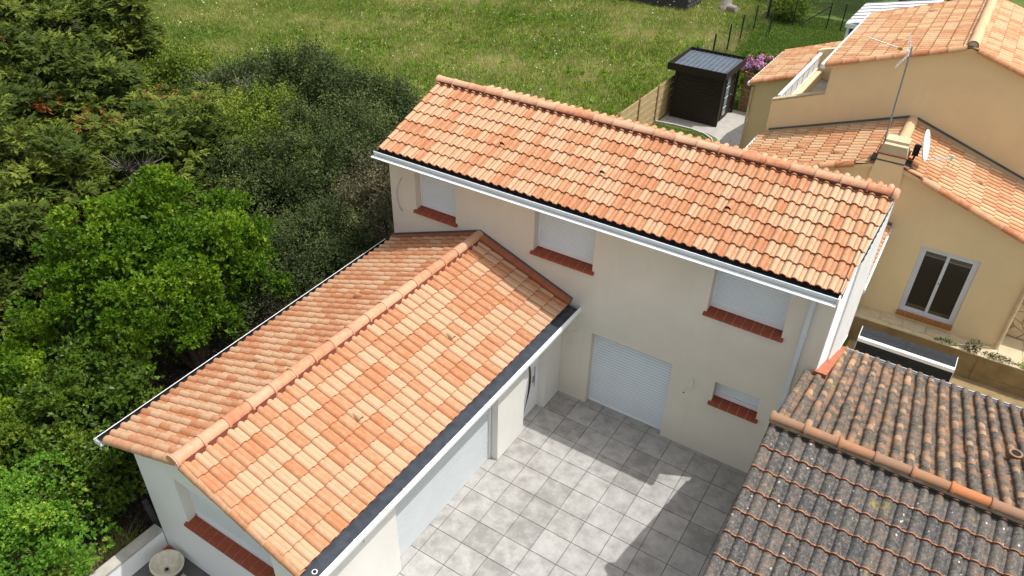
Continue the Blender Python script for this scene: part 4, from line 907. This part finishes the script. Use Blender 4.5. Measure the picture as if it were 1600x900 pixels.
def board_fence(name, p0, p1, h, n, mat, pmat, label, nposts, boards=11, grp=None):
    p0 = Vector((*p0, 0)); p1 = Vector((*p1, 0)); d = (p1-p0)/n; L0 = d.length; u = d.normalized(); nv = Vector((-u.y, u.x, 0))
    f_ = empty(name, p0, label, 'fence')
    for i in range(n):
        a = p0+d*i; hb = h/boards
        for k in range(boards):
            b = MB(); o_ = .014*(k % 2)
            b.prism([a+u*.05+nv*(-.012+o_)+Vector((0, 0, .04+k*hb)), a+u*(L0-.05)+nv*(-.012+o_)+Vector((0, 0, .04+k*hb)), a+u*(L0-.05)+nv*(-.012+o_+.02)+Vector((0, 0, .04+k*hb)), a+u*.05+nv*(-.012+o_+.02)+Vector((0, 0, .04+k*hb))], (0, 0, hb-.024)); b.build('board', mat, f_)
        for q in (.33, .66):
            b = MB(); c0 = a+u*L0*q; b.prism([c0-u*.02+nv*.024, c0+u*.02+nv*.024, c0+u*.02+nv*.040, c0-u*.02+nv*.040], (0, 0, h)); b.build('batten', mat, f_)
    for i in range(n+1):
        b = MB(); c0 = p0+d*i; b.prism([c0-u*.045-nv*.045, c0+u*.045-nv*.045, c0+u*.045+nv*.045, c0-u*.045+nv*.045], (0, 0, h+.05)); b.build('post', pmat, f_)
board_fence('board_fence', (-5.02, 7.75), (-5.02, 21.25), 1.66, 7, M['wood'], M['wood_brown'], 'pale wooden board fence between the meadow and the shed yard', 7)
board_fence('board_fence', (-2.45, 21.15), (1.1, 20.8), 1.75, 2, M['wood_brown'], M['wood_brown'], 'brown horizontal board fence right behind the dark shed', 2)
# wire fences
def wire_fence(pts, h, label, brace=None, pm=None):
    f_ = empty('wire_fence', (pts[0][0], pts[0][1], 0), label, 'fence'); ms = MB()
    for (x, y) in pts:
        b = MB(); b.box(x-.035, x+.035, y-.035, y+.035, 0, h+.08); b.build('post', pm or M['fence_metal'], f_)
    for (x0, y0), (x1, y1) in zip(pts, pts[1:]):
        L0 = math.hypot(x1-x0, y1-y0)
        for k in range(9): z = .05+(h-.1)*k/8; ms.tube([(x0, y0, z), (x1, y1, z)], .0045, 3, caps=False)
        n_ = int(L0/.16)
        for i in range(1, n_): t_ = i/n_; ms.tube([(x0+(x1-x0)*t_, y0+(y1-y0)*t_, .05), (x0+(x1-x0)*t_, y0+(y1-y0)*t_, h-.05)], .0035, 3, caps=False)
    ms.build('wire_mesh', M['fence_metal'], f_, kind='stuff')
    if brace:
        b = MB(); b.tube(brace, .035, 6); b.build('brace', M['old_wood'], f_)
wire_fence([(-5.9, 21.9), (-5.9, 24.4), (-5.9, 27.0), (-5.9, 29.45), (-5.9, 31.65), (-5.95, 34.35), (-6.0, 37.1), (-6.0, 39.8)], 1.42, 'dark wire mesh fence running up the meadow edge behind the shed')
wire_fence([(-6.0, 37.4), (-4.35, 37.0), (-2.4, 37.4), (-1.6, 37.6), (1.0, 38.2), (4.0, 38.8)], 1.5, 'green wire fence with a slanting brace along the end of the lawn', [(-3.9, 37.1, .1), (-2.45, 37.38, 1.35)])
gp_ = MB(); gp_.tube([(-4.9, 33.9, 0), (-4.85, 33.9, 1.3)], .03, 6); gp_.tube([(-4.98, 33.6, 0), (-4.85, 33.88, 1.25)], .025, 6); o = gp_.build('garden_stake', M['fence_metal']); tag(o, 'pair of green stakes standing alone in the lawn', 'stake')
# log stack, stump
lg = empty('timber_stack', (-13, 37.4, 0), 'low stack of dark weathered timber at the far edge of the meadow', 'timber stack'); 
for k in range(6):
    for j in range(5):
        b = MB(); b.box(-17.5, -10.95+.05*(k % 2), 36.2+j*.55, 36.66+j*.55, k*.15, k*.15+.135); b.build('timber', M['old_wood'], lg)
st = empty('tree_stump', (-9.1, 38.2, 0), 'pale grey split tree stump lying by the far end of the meadow', 'stump')
b = MB(); b.tube([(-9.1, 38.2, 0), (-9.0, 38.3, .5), (-8.9, 38.5, .95)], [.45, .3, .2], 9); b.tube([(-9.0, 38.2, .1), (-8.2, 37.9, .15)], [.3, .22], 8); b.build('wood', M['dead_twig'], st)
# conservatory
co = empty('conservatory', (1.7, 31, 0), 'white conservatory with ribbed metal roof and blue glazing beyond the neighbour roof', 'conservatory')
b = MB(); b.box(.1, 3.4, 28.9, 33.2, 0, .6); b.build('wall', M['white_stucco'], co)
for i in range(6):
    b = MB(); y0 = 28.75+i*.78; b.prism([(-.02, y0, 2.62), (-.02, y0+.72, 2.62), (3.6, y0+.72, 3.35), (3.6, y0, 3.35)], (0, 0, .05)); b.build('roof_panel', M['white'], co)
    b = MB(); b.prism([(-.03, y0+.722, 2.62), (-.03, y0+.778, 2.62), (3.6, y0+.778, 3.35), (3.6, y0+.722, 3.35)], (0, 0, .09)); b.build('roof_rib', M['steel'], co)
b = MB(); b.box(-.05, 3.5, 28.70, 28.80, 2.45, 2.65); b.build('fascia', M['white'], co); b = MB(); b.box(-.05, .05, 28.8, 33.4, 2.45, 2.65); b.build('fascia', M['white'], co)
for x in (.1, 1.2, 2.3, 3.3):
    b = MB(); b.box(x-.06, x+.06, 28.84, 28.92, 0, 2.45); b.build('frame_post', M['white'], co)
b = MB(); b.box(.1, 3.4, 28.93, 28.96, .6, 2.4); b.build('glazing', M['blue_glass'], co)
for y in (30.3, 31.7, 33.1):
    b = MB(); b.box(.05, .13, y-.05, y+.05, .6, 2.45); b.build('frame_post', M['white'], co)
b = MB(); b.box(.11, .13, 28.97, 33.1, .6, 2.4); b.build('glazing', M['blue_glass'], co)

# ------------------------------------------------------------------ vegetation
G = np.random.default_rng(7)
def unit(v): return v/np.maximum(np.linalg.norm(v, axis=-1, keepdims=True), 1e-9)
def leaf_quads(P, D, Nn, L, Wd):
    """leaf blades: base P, direction D, blade normal N -> folded rhombus (two triangles)"""
    S = unit(np.cross(D, Nn)); L = L[:, None]; Wd = Wd[:, None]
    a = P; b = P+D*L*.5+S*Wd*.5; c = P+D*L; d = P+D*L*.5-S*Wd*.5
    return np.stack([a, b, c, d], 1)
def clumps(center, radii, n, seed, top=-.15, inner=.25):
    g = np.random.default_rng(seed); d = unit(g.normal(size=(n*3, 3))); d = d[d[:, 2] > top][:n]
    lump = 1+.16*np.sin(3.1*d[:, 0]*2+seed)+.14*np.sin(4.3*d[:, 1]*2+seed*1.7)+.10*np.sin(5*d[:, 2]*2+seed)
    r = (1-inner*g.random(len(d))**1.5)*lump
    return np.array(center)+d*np.array(radii)*r[:, None], d
def foliage(style, center, radii, nclump, nleaf, size, cr, seed, hue=0.0):
    """leaves gathered into clumps over a lumpy crown; returns polygons and tones"""
    g = np.random.default_rng(seed+100); C, D0 = clumps(center, radii, nclump, seed)
    n = len(C); idx = np.repeat(np.arange(n), nleaf); N_ = len(idx)
    ctone = g.random(n)**1.3*(1.0 if style == 'twig' else .85)+.05+hue
    crr = cr*(.55+.75*g.random(n))*(.85 if style == 'twig' else 1)
    if style == 'broad':
        # rosettes: leaves grow outwards from shoot tips
        ns = 9; sh = N_//ns; si = np.repeat(np.arange(n), max(1, nleaf//ns))
        off = unit(g.normal(size=(len(si), 3))+D0[si]*.9+np.array([0, 0, .45])); rad = crr[si]*g.random(len(si))**.45
        tipP = C[si]+off*rad[:, None]; sd = unit(off+np.array([0, 0, .6])+g.normal(size=off.shape)*.25)
        P = np.repeat(tipP, ns, 0); SD = np.repeat(sd, ns, 0); ii = np.repeat(si, ns)
        D = unit(SD*.9+g.normal(size=P.shape)*.6); Nn = unit(SD+g.normal(size=P.shape)*.35)
        D = unit(D); L = size*(.7+.6*g.random(len(P))); W_ = L*.42
        stone = np.repeat(g.random(len(si)), ns); tone = ctone[ii]*.7+.25*stone+.15*(g.random(len(P))-.3)
        young = np.repeat(g.random(len(si)) < .10, ns); tone = np.where(young, tone+.3, tone)
        return leaf_quads(P, D, Nn, L, W_), np.clip(tone, 0, 1)
    if style == 'spray':
        # flat drooping sprays of narrow scale leaves
        ns = 11; k = max(1, nleaf//ns); si = np.repeat(np.arange(n), k)
        off = unit(g.normal(size=(len(si), 3))*np.array([1, 1, .55])+D0[si]*.7); rad = crr[si]*g.random(len(si))**.5
        base = C[si]+off*rad[:, None]*np.array([1.25, 1.25, .6]); ax = unit(off*np.array([1, 1, .35])+g.normal(size=off.shape)*.3)
        nn = unit(np.array([0, 0, 1.])+g.normal(size=ax.shape)*.35); sd = unit(np.cross(ax, nn))
        P = np.repeat(base, ns, 0); AX = np.repeat(ax, ns, 0); SD = np.repeat(sd, ns, 0); NN = np.repeat(nn, ns, 0); ii = np.repeat(si, ns)
        j = np.tile(np.arange(ns), len(si)); side = np.where(j % 2, 1., -1.)*(j > 0); t = (j/ns)
        Ls = size*(1.5+.6*g.random(len(P)))
        P = P+AX*(t*size*2.6)[:, None]; D = unit(AX*.8+SD*(side*.75)[:, None]-np.array([0, 0, .12])+g.normal(size=P.shape)*.12)
        st_ = np.repeat(g.random(len(si)), ns); tone = ctone[ii]*.65+.35*st_+.1*t
        tone = np.clip(tone, 0, .93); dead = g.random(n) < .014; tone = np.where(dead[ii] & (np.repeat(g.random(len(si)), ns) < .75), 1.0, tone)
        return leaf_quads(P, D, unit(NN+g.normal(size=P.shape)*.2), Ls, Ls*.30), tone
    # twig: small leaves along upright thin shoots
    size = size*1.45; ns = 11; k = max(1, nleaf//ns); si = np.repeat(np.arange(n), k)
    off = unit(g.normal(size=(len(si), 3))+D0[si]*.8); rad = crr[si]*g.random(len(si))**.5
    base = C[si]+off*rad[:, None]; ax = unit(off*.6+np.array([0, 0, .55])+g.normal(size=off.shape)*.4)
    ln = size*(4+5*g.random(len(si)))
    P = np.repeat(base, ns, 0); AX = np.repeat(ax, ns, 0); ii = np.repeat(si, ns); t = np.tile(np.arange(ns)/ns, len(si))
    P = P+AX*(np.repeat(ln, ns)*t)[:, None]+g.normal(size=P.shape)*size*.25
    D = unit(AX*.5+g.normal(size=P.shape)); L = size*(.8+.6*g.random(len(P)))*(1.1-.5*t)
    tone = ctone[ii]*.6+.3*np.repeat(g.random(len(si)), ns)+.2*(g.random(len(P))-.3)
    return leaf_quads(P, D, unit(g.normal(size=P.shape)+AX*.2), L, L*.5), np.clip(tone, 0, 1)
def plant(name, cat, label, base, style, mat, center, radii, nclump, nleaf, size, cr, seed, stems=3, trunk_r=.09, dead=0, group=None, hue=0.0, extra=None):
    o = empty(name, base, label, cat, group)
    V, T = foliage(style, center, radii, nclump, nleaf, size, cr, seed, hue)
    # fill: sparser larger leaves for volume, darker to paint in the crown's inner shade
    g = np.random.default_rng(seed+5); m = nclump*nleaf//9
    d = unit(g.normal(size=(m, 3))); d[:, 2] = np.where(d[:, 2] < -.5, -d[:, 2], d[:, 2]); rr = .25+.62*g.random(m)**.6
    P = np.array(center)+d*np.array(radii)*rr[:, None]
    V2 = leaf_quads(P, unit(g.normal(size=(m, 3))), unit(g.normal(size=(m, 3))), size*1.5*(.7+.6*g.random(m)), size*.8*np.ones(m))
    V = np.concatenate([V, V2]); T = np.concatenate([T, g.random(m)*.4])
    keep = V[:, :, 2].min(1) > 0.0
    if extra: keep &= extra(V[:, 0])
    V = V[keep]; T = T[keep]; c = (center[0], center[1], 0)
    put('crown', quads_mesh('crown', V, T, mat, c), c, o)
    r = random.Random(seed); tr = MB(); b = Vector(base)
    for s in range(stems):
        a = 2*math.pi*s/stems+r.random(); e = Vector(center)+Vector((radii[0]*.55*math.cos(a), radii[1]*.55*math.sin(a), radii[2]*.35))
        p1 = b.lerp(e, .35)+Vector((r.uniform(-.15, .15), r.uniform(-.15, .15), .1)); p2 = b.lerp(e, .7)+Vector((r.uniform(-.2, .2), r.uniform(-.2, .2), .1))
        tr.tube([b+Vector((.05*math.cos(a), .05*math.sin(a), -.05)), p1, p2, e], [trunk_r, trunk_r*.75, trunk_r*.45, trunk_r*.15], 7)
        for q in range(4):
            f = p1.lerp(e, r.random()); h = f+Vector((r.uniform(-1, 1)*radii[0]*.45, r.uniform(-1, 1)*radii[1]*.45, r.uniform(.1, .5)*radii[2]))
            tr.tube([f, f.lerp(h, .5)+Vector((0, 0, .08)), h], [trunk_r*.35, trunk_r*.22, trunk_r*.08], 5)
    tr.build('trunk', M['bark'], o)
    if dead:
        dt = MB()
        for q in range(dead):
            a = r.uniform(-2.4, -.3); el = r.uniform(.15, 1.0); dirv = Vector((math.cos(a)*math.cos(el), math.sin(a)*math.cos(el), math.sin(el)))
            p = Vector(center)+Vector((dirv.x*radii[0], dirv.y*radii[1], dirv.z*radii[2]))*1.03; ax = (dirv+Vector((r.uniform(-.5, .5), r.uniform(-.5, .5), r.uniform(-.2, .4)))).normalized()
            for w_ in range(26):
                v = (ax+Vector((r.gauss(0, .35), r.gauss(0, .35), r.gauss(0, .25)))).normalized(); L0 = r.uniform(.35, .95)
                pm = p+v*L0*.5+Vector((r.gauss(0, .03), r.gauss(0, .03), r.gauss(0, .03)))
                dt.tube([p, pm, p+v*L0], [.015, .011, .004], 4)
                dt.tube([pm, pm+Vector((r.gauss(0, .12), r.gauss(0, .12), r.gauss(.08, .08)))], [.008, .003], 3)
        dt.build('dead_twigs', M['dead_twig'], o, kind='stuff')
    return o
clear = lambda P: (P[:, 0] < -5.32) | (P[:, 2] < 2.2) & (P[:, 0] < -5.15)
clearh = lambda P: (P[:, 0] < -5.25) | (P[:, 1] > 3.0)
plant('laurel_tree', 'tree', 'large bright green broadleaf tree beside the left eave of the garage wing', (-8.0, -4.2, 0), 'broad', M['laurel'], (-8.6, -4.2, 2.1), (2.0, 2.8, 2.25), 240, 400, .10, .36, 3, 6, .11, extra=clear)
plant('laurel_shrub', 'shrub', 'broadleaf shrub with yellowish shoots at the left frame edge below the large laurel', (-8.6, -7.9, 0), 'broad', M['laurel'], (-8.7, -7.9, 1.2), (1.5, 1.0, 1.2), 50, 280, .10, .36, 5, 5, .06, hue=.25)
plant('laurel_shrub', 'shrub', 'mid green broadleaf shrub left of the corner tile of the wing roof', (-6.9, -7.0, 0), 'broad', M['camellia'], (-6.9, -7.15, 1.25), (1.15, 1.1, 1.35), 60, 300, .11, .38, 9, 5, .06, extra=clear)
plant('camellia_shrub', 'shrub', 'dark glossy shrub with a few white flowers beside the gable of the wing', (-5.75, -8.1, 0), 'broad', M['camellia'], (-5.75, -8.25, .85), (.92, .95, 1.05), 55, 280, .10, .32, 12, 5, .05)
plant('light_shrub', 'shrub', 'light yellow green shrub in the bottom left corner of the photo', (-5.9, -10.0, 0), 'broad', M['bright'], (-5.65, -9.75, .95), (1.3, 1.2, 1.15), 90, 330, .075, .34, 15, 5, .05)
plant('laurel_shrub', 'shrub', 'darker broadleaf shrub between the light yellow green shrub and the left laurels', (-7.5, -8.9, 0), 'broad', M['camellia'], (-7.4, -8.9, .95), (1.1, .9, 1.05), 50, 280, .10, .34, 16, 5, .05, hue=.3)
CY = 'conifers of the boundary thicket'
plant('cypress_tree', 'tree', 'spreading dark cypress in the top left corner of the photo', (-25, 4.2, 0), 'spray', M['cypress'], (-24.8, 3.4, 2.9), (3.0, 3.4, 3.0), 190, 440, .10, .52, 21, 5, .16, dead=2, group=CY)
plant('cypress_tree', 'tree', 'dense dark cypress with a rusty brown patch below the top left one', (-20, -.3, 0), 'spray', M['cypress'], (-19.6, -.6, 2.6), (2.9, 2.9, 2.7), 190, 440, .095, .5, 22, 5, .16, dead=3, group=CY, hue=-.05)
plant('cypress_tree', 'tree', 'yellow green cypress left of the large laurel with orange dead tufts', (-14.8, -3.6, 0), 'spray', M['cypress'], (-14.6, -3.7, 2.1), (2.5, 2.3, 2.3), 180, 420, .08, .42, 23, 5, .14, dead=4, group=CY, hue=.12)
plant('cypress_tree', 'tree', 'shadowy cypress with bare grey branches at the left frame edge beside the laurel', (-12.2, -6.2, 0), 'spray', M['cypress'], (-12.3, -6.2, 1.7), (1.9, 1.6, 1.9), 140, 400, .075, .38, 24, 5, .12, dead=3, group=CY, hue=-.05)
plant('cypress_tree', 'tree', 'cypress with pale dead twigs directly behind the large laurel', (-13.6, -.4, 0), 'spray', M['cypress'], (-13.5, -.4, 2.0), (2.4, 2.3, 2.0), 170, 400, .08, .42, 25, 5, .13, dead=5, group=CY)
plant('cypress_tree', 'tree', 'low yellow green cypress between the twiggy cypress and the dark thorn bushes', (-15.6, 2.4, 0), 'spray', M['cypress'], (-15.7, 2.5, 1.5), (2.4, 1.9, 1.7), 140, 400, .08, .38, 26, 5, .12, dead=3, group=CY, hue=.15)
TH = 'bushes of the thicket along the meadow'
plant('hawthorn_bush', 'bush', 'bright mid green bush at the meadow edge beside the cypresses', (-21.2, 5.2, 0), 'twig', M['thorn_green'], (-21.2, 5.1, 1.1), (2.4, 1.8, 1.5), 90, 340, .085, .42, 31, 5, .06, group=TH, hue=.1)
plant('hawthorn_bush', 'bush', 'small green bush at the meadow edge nearest the top left cypress', (-24.0, 6.6, 0), 'twig', M['thorn_green'], (-24.2, 6.4, .9), (2.1, 1.5, 1.2), 70, 300, .085, .42, 32, 5, .06, group=TH)
plant('hawthorn_bush', 'bush', 'yellow green bush in the middle of the thicket before the darker ones', (-12.8, 2.2, 0), 'twig', M['thorn_green'], (-13.0, 2.5, 1.7), (2.0, 2.0, 1.9), 100, 340, .07, .45, 33, 5, .07, group=TH, hue=.15)
plant('blackthorn_bush', 'bush', 'dark green bush along the meadow behind the yellow green one', (-17.2, 6.1, 0), 'twig', M['thorn'], (-17.3, 6.0, 1.3), (2.2, 1.8, 1.7), 100, 340, .075, .42, 34, 5, .06, dead=2, group=TH)
plant('blackthorn_bush', 'bush', 'tallest dark blackthorn in the middle of the meadow edge', (-13.4, 6.0, 0), 'twig', M['thorn'], (-13.4, 5.9, 1.75), (2.5, 2.0, 2.1), 130, 340, .07, .45, 35, 6, .08, group=TH)
plant('blackthorn_bush', 'bush', 'dark green bush with upright shoots nearest the ridge of the long roof', (-10.1, 6.4, 0), 'twig', M['thorn'], (-10.2, 6.2, 1.3), (2.1, 2.1, 1.7), 110, 340, .065, .4, 36, 5, .06, group=TH, hue=.05)
plant('blackthorn_bush', 'bush', 'grey green bush below the tallest blackthorn and behind the laurel', (-9.6, 2.6, 0), 'twig', M['thorn'], (-9.8, 2.7, 1.7), (2.1, 2.2, 1.9), 120, 340, .06, .42, 37, 5, .07, group=TH)
plant('brown_bush', 'bush', 'brownish half dead bush against the left corner of the two storey house', (-6.8, 2.4, 0), 'twig', M['thorn_brown'], (-6.9, 2.3, 1.45), (1.45, 1.9, 1.8), 90, 340, .05, .36, 38, 5, .06, group=TH, extra=clearh)
plant('blackthorn_bush', 'bush', 'dark bush between the laurel and the left corner of the two storey house', (-7.2, -.9, 0), 'twig', M['thorn'], (-7.2, -.8, 1.15), (1.55, 1.9, 1.55), 100, 340, .05, .36, 39, 5, .06, group=TH, extra=clear)
plant('blackthorn_bush', 'bush', 'low dark bush under the cypress with pale dead twigs', (-11.2, .2, 0), 'twig', M['thorn'], (-11.2, .4, 1.5), (1.6, 1.6, 1.5), 80, 320, .06, .4, 40, 5, .06, group=TH)
plant('blackthorn_bush', 'bush', 'slim dark bush behind the left end of the long ridge', (-7.6, 6.6, 0), 'twig', M['thorn'], (-7.7, 6.4, .95), (1.3, 1.7, 1.3), 60, 320, .06, .36, 41, 5, .05, group=TH)
# white camellia flowers
cam_bush = [o for o in col.objects if o.name.startswith('camellia_shrub')][0]
g = np.random.default_rng(33)
for (x, y, z) in ((-5.5, -8.75, 1.72), (-5.12, -8.75, 1.38), (-5.75, -9.0, 1.45), (-4.98, -8.55, 1.15), (-5.95, -8.55, 1.85), (-5.3, -9.05, 1.05)):
    c = np.array((x, y, z)); n_ = 14; pd = unit(g.normal(size=(n_, 3))+np.array([.1, -.4, .6]))
    V = leaf_quads(np.repeat(c[None], n_, 0), pd, unit(g.normal(size=(n_, 3))), np.full(n_, .055), np.full(n_, .045))
    put('flower', quads_mesh('flower', V, g.random(n_)*.4, M['petal'], c), c, cam_bush)
# tall trees beyond the top of the frame, trunks only in view; they shade the end of the lawn
for i, (x, y, lb) in enumerate(((.5, 46.8, 'tall tree whose dark trunk stands behind the conservatory'), (3.6, 45.5, 'tall tree behind the neighbour upper roof ridge'), (-4.0, 47.5, 'tall tree beyond the green wire fence'), (8.5, 44, 'tall tree far behind the neighbour house'))):
    o = plant('park_tree', 'tree', lb, (x, y, 0), 'broad', M['camellia'], (x, y, 8.2), (3.6, 3.4, 3.2), 70, 110, .30, .95, 50+i, 4, .3)
plant('round_bush', 'bush', 'small round dark green bush by the corner of the wire fences', (-4.9, 38.6, 0), 'twig', M['thorn_green'], (-4.9, 38.4, .4), (.75, .75, .6), 40, 240, .09, .3, 61, 3, .04)
# hydrangea
hy = plant('hydrangea_bush', 'shrub', 'hydrangea with pink, purple and blue flower heads behind the dark shed', (-2.2, 22.2, 0), 'broad', M['laurel'], (-1.9, 22.1, 1.1), (1.5, .9, 1.0), 45, 200, .11, .26, 62, 4, .04)
g = np.random.default_rng(3)
for i in range(52):
    d = unit(g.normal(size=3)); d[2] = abs(d[2]); d[1] = -abs(d[1])*.6; c = np.array((-1.9, 22.1, 1.2))+d*np.array((1.55, .95, 1.05))
    n_ = 60; pd = unit(g.normal(size=(n_, 3))); P = c+pd*.16
    V = leaf_quads(P-pd*.0, unit(np.cross(pd, g.normal(size=(n_, 3)))), pd, np.full(n_, .085), np.full(n_, .085)); tt = np.clip(g.random()+g.normal(size=n_)*.05, 0, 1)
    put('flower_head', quads_mesh('flower_head', V, tt, M['hydr'], c), c, hy)
# plants on the terrace edge
def small_plant(loc, r_, label, mat, n, size, seed, name='small_plant', h=None):
    g = np.random.default_rng(seed); m = n; d = unit(g.normal(size=(m, 3))); d[:, 2] = abs(d[:, 2]); P = np.array(loc)+d*np.array((r_[0], r_[1], r_[2]))*g.random((m, 1))**.5
    V = leaf_quads(P, unit(d+g.normal(size=(m, 3))*.5), unit(g.normal(size=(m, 3))+np.array([0, 0, 1])), size*(.6+.8*g.random(m)), size*.55*np.ones(m))
    o = put(name, quads_mesh(name, V, g.random(m), mat, loc), loc); tag(o, label, 'plant'); return o
small_plant((8.35, 6.52, .77), (.16, .10, .38), 'brown succulent with upright stems on the terrace edge', M['thorn_brown'], 160, .07, 1)
small_plant((8.95, 6.52, .77), (.38, .10, .12), 'low trailing reddish plant on the terrace edge', M['thorn_brown'], 260, .05, 2)
small_plant((7.75, 6.50, .77), (.28, .07, .08), 'sparse creeping green plant on the terrace edge', M['laurel'], 70, .06, 3)
small_plant((9.85, 6.55, .77), (.5, .16, .14), 'bright green cushion plant at the right end of the terrace edge', M['bright'], 900, .05, 4)
small_plant((10.15, 6.75, .77), (.22, .2, .3), 'dark purple leaved plant at the right end of the terrace', M['thorn_brown'], 260, .07, 5)
small_plant((-4.5, -8.35, .02), (.16, .14, .5), 'small light green plant behind the low white wall', M['laurel'], 200, .07, 6)
# dry grasses and ivy at the hedge foot
def blades(n, region, hfun, wid, seed, tonef, lean=.35):
    g = np.random.default_rng(seed); poly = np.array(region); lo = poly.min(0); hi = poly.max(0); P = []
    tot = 0
    while tot < n:
        q = lo+(hi-lo)*g.random((n, 2)); ins = np.zeros(n, bool); j = len(poly)-1
        for i in range(len(poly)):
            xi, yi = poly[i]; xj, yj = poly[j]; cnd = ((yi > q[:, 1]) != (yj > q[:, 1])) & (q[:, 0] < (xj-xi)*(q[:, 1]-yi)/(yj-yi+1e-12)+xi); ins ^= cnd; j = i
        P.append(q[ins]); tot += ins.sum()
    P = np.concatenate(P)[:n]; tone, dens, hh = tonef(P, g)
    k = g.random(n) < dens; P = P[k]; tone = tone[k]; hh = hh[k]; n = len(P)
    h = hfun*hh*(.55+.9*g.random(n)); a = g.random(n)*2*np.pi; wv = np.stack([np.cos(a), np.sin(a), np.zeros(n)], 1)*(wid*(.6+.8*g.random(n)))[:, None]
    ln = g.normal(size=(n, 2))*lean; tip = np.stack([P[:, 0]+ln[:, 0]*h, P[:, 1]+ln[:, 1]*h, h], 1); b = np.stack([P[:, 0], P[:, 1], np.full(n, -.03)], 1)
    return np.stack([b-wv*.5, b+wv*.5, tip], 1), tone
def wav(P, s, ph):
    x, y = P[:, 0], P[:, 1]
    return (np.sin(x*1.3*s+ph)+np.sin(y*1.7*s+ph*2.1)+np.sin((x+y)*.9*s+ph*.7)+np.sin((x*.6-y*1.1)*2.3*s+ph*1.3)+np.sin((x*1.9+y*.4)*1.9*s+ph*3))/5
def meadow_tone(P, g):
    a = wav(P, .35, 1.0); b = wav(P, 1.1, 4.0); c = wav(P, 3.2, 2.2)+.8*wav(P, 7.3, 5.1)
    t = .46+.50*a+.34*b+.22*c+g.normal(size=len(P))*.17
    near = np.exp(-((P[:, 1]-(9.5+(-P[:, 0]-6)*.05))**2)/14)
    t = t-.30*near+.16*np.clip((P[:, 0]+12)/6, 0, 1)*(P[:, 1] > 16)
    return np.clip(t, 0, 1), np.clip(.75+.5*c, .35, 1), .8+.5*b+.25*c
reg = [(-5.2, 2.8), (-5.2, 21), (-6.0, 46), (-24, 46), (-60, 22), (-60, 9), (-30, 5.5), (-17, 6)]
V, T = blades(520000, reg, .19, .030, 71, meadow_tone)
c0 = (-20, 20, 0); o = put('meadow_grass', quads_mesh('meadow_grass', V, T, M['grass'], c0, 3), c0); tag(o, 'tall unmown meadow grass with straw coloured patches behind the house', None, None, 'stuff')
g = np.random.default_rng(9); V, T = blades(3600, reg, .46, .02, 72, lambda P, g: (g.random(len(P)), np.clip(.35+.9*wav(P, .5, 3.3)+.3*wav(P, 2.0, 1.3), 0.03, 1), np.ones(len(P))))
tip = V[:, 2]; n_ = len(tip); s_ = (.016+.022*g.random(n_))*(1+.012*np.hypot(tip[:, 0]-6, tip[:, 1]+12))
d1 = unit(np.stack([g.normal(size=n_), g.normal(size=n_), g.normal(size=n_)*.3], 1)); V = leaf_quads(tip, d1, unit(np.array([0, 0, 1.])+g.normal(size=(n_, 3))*.4), s_*1.6, s_*1.6)
o = put('meadow_flowers', quads_mesh('meadow_flowers', V, g.random(n_)*.8, M['petal'], c0), c0); tag(o, 'small white flowers scattered over the meadow', None, None, 'stuff')
# leafy weeds in the meadow
wv_ = []; wt_ = []
for i in range(520):
    x = -5.5-g.random()**1.4*22; y = 3.5+g.random()*26
    if y < 7 and x < -14: continue
    m = 26; d = unit(g.normal(size=(m, 3))); d[:, 2] = abs(d[:, 2])+.2; rr = .12+.2*g.random(); P = np.array((x, y, .12))+d*rr*g.random((m, 1)); wv_.append(leaf_quads(P, unit(d), unit(g.normal(size=(m, 3))+np.array([0, 0, 1.])), .13*(.6+.8*g.random(m)), .06*np.ones(m))); wt_.append(np.clip(.45+g.random()*.45+g.normal(size=m)*.08, 0, 1))
o = put('meadow_weeds', quads_mesh('meadow_weeds', np.concatenate(wv_), np.concatenate(wt_), M['laurel'], c0), c0); tag(o, 'leafy green weeds growing among the meadow grass', None, None, 'stuff')
def lawn_tone(P, g):
    return np.clip(.4+.4*wav(P, .6, 2)+g.normal(size=len(P))*.2, 0, 1), np.ones(len(P)), np.ones(len(P))
V, T = blades(90000, [(-5.85, 21.3), (2, 21), (2, 40), (-5.95, 40)], .07, .03, 73, lawn_tone); V2, T2 = blades(9000, [(-4.9, 15.0), (-2.1, 15.0), (-2.1, 16.6), (-2.9, 17.5), (-4.9, 17.5)], .05, .02, 74, lawn_tone)
c1 = (-2, 28, 0); o = put('lawn_grass', quads_mesh('lawn_grass', np.concatenate([V, V2]), np.concatenate([T, T2]), M['turf'], c1, 3), c1); tag(o, 'short mown lawn grass around the shed yard', None, None, 'stuff')
V, T = blades(2600, [(-5.1, -12), (-4.4, -12), (-4.4, -8.3), (-4.9, -8.3)], .42, .012, 75, lambda P, g: (.75+.25*g.random(len(P)), np.ones(len(P)), np.ones(len(P))), .5)
c2 = (-4.7, -9, 0); o = put('dry_grass', quads_mesh('dry_grass', V, T, M['grass'], c2, 3), c2); tag(o, 'dry grey stalks behind the low white wall', None, None, 'stuff')
# litter of leaves on the garden soil
n_ = 26000; g = np.random.default_rng(12); P = np.stack([-4.5-g.random(n_)*11, -12+g.random(n_)*17, .0+.10*g.random(n_)], 1); P = P[P[:, 0] < -4.45-.055*(P[:, 1]+8)]; n_ = len(P)
V = leaf_quads(P, unit(g.normal(size=(n_, 3))*np.array([1, 1, .3])), unit(np.array([0, 0, 1.])+g.normal(size=(n_, 3))*.5), .08*np.ones(n_), .045*np.ones(n_))
c3 = (-9, -4, 0); o = put('ground_cover', quads_mesh('ground_cover', V, g.random(n_)*.7, M['thorn_brown'], c3), c3); tag(o, 'fallen leaves and low ground cover under the hedge', None, None, 'stuff')
# tidy: suffixes follow Blender's own numbering
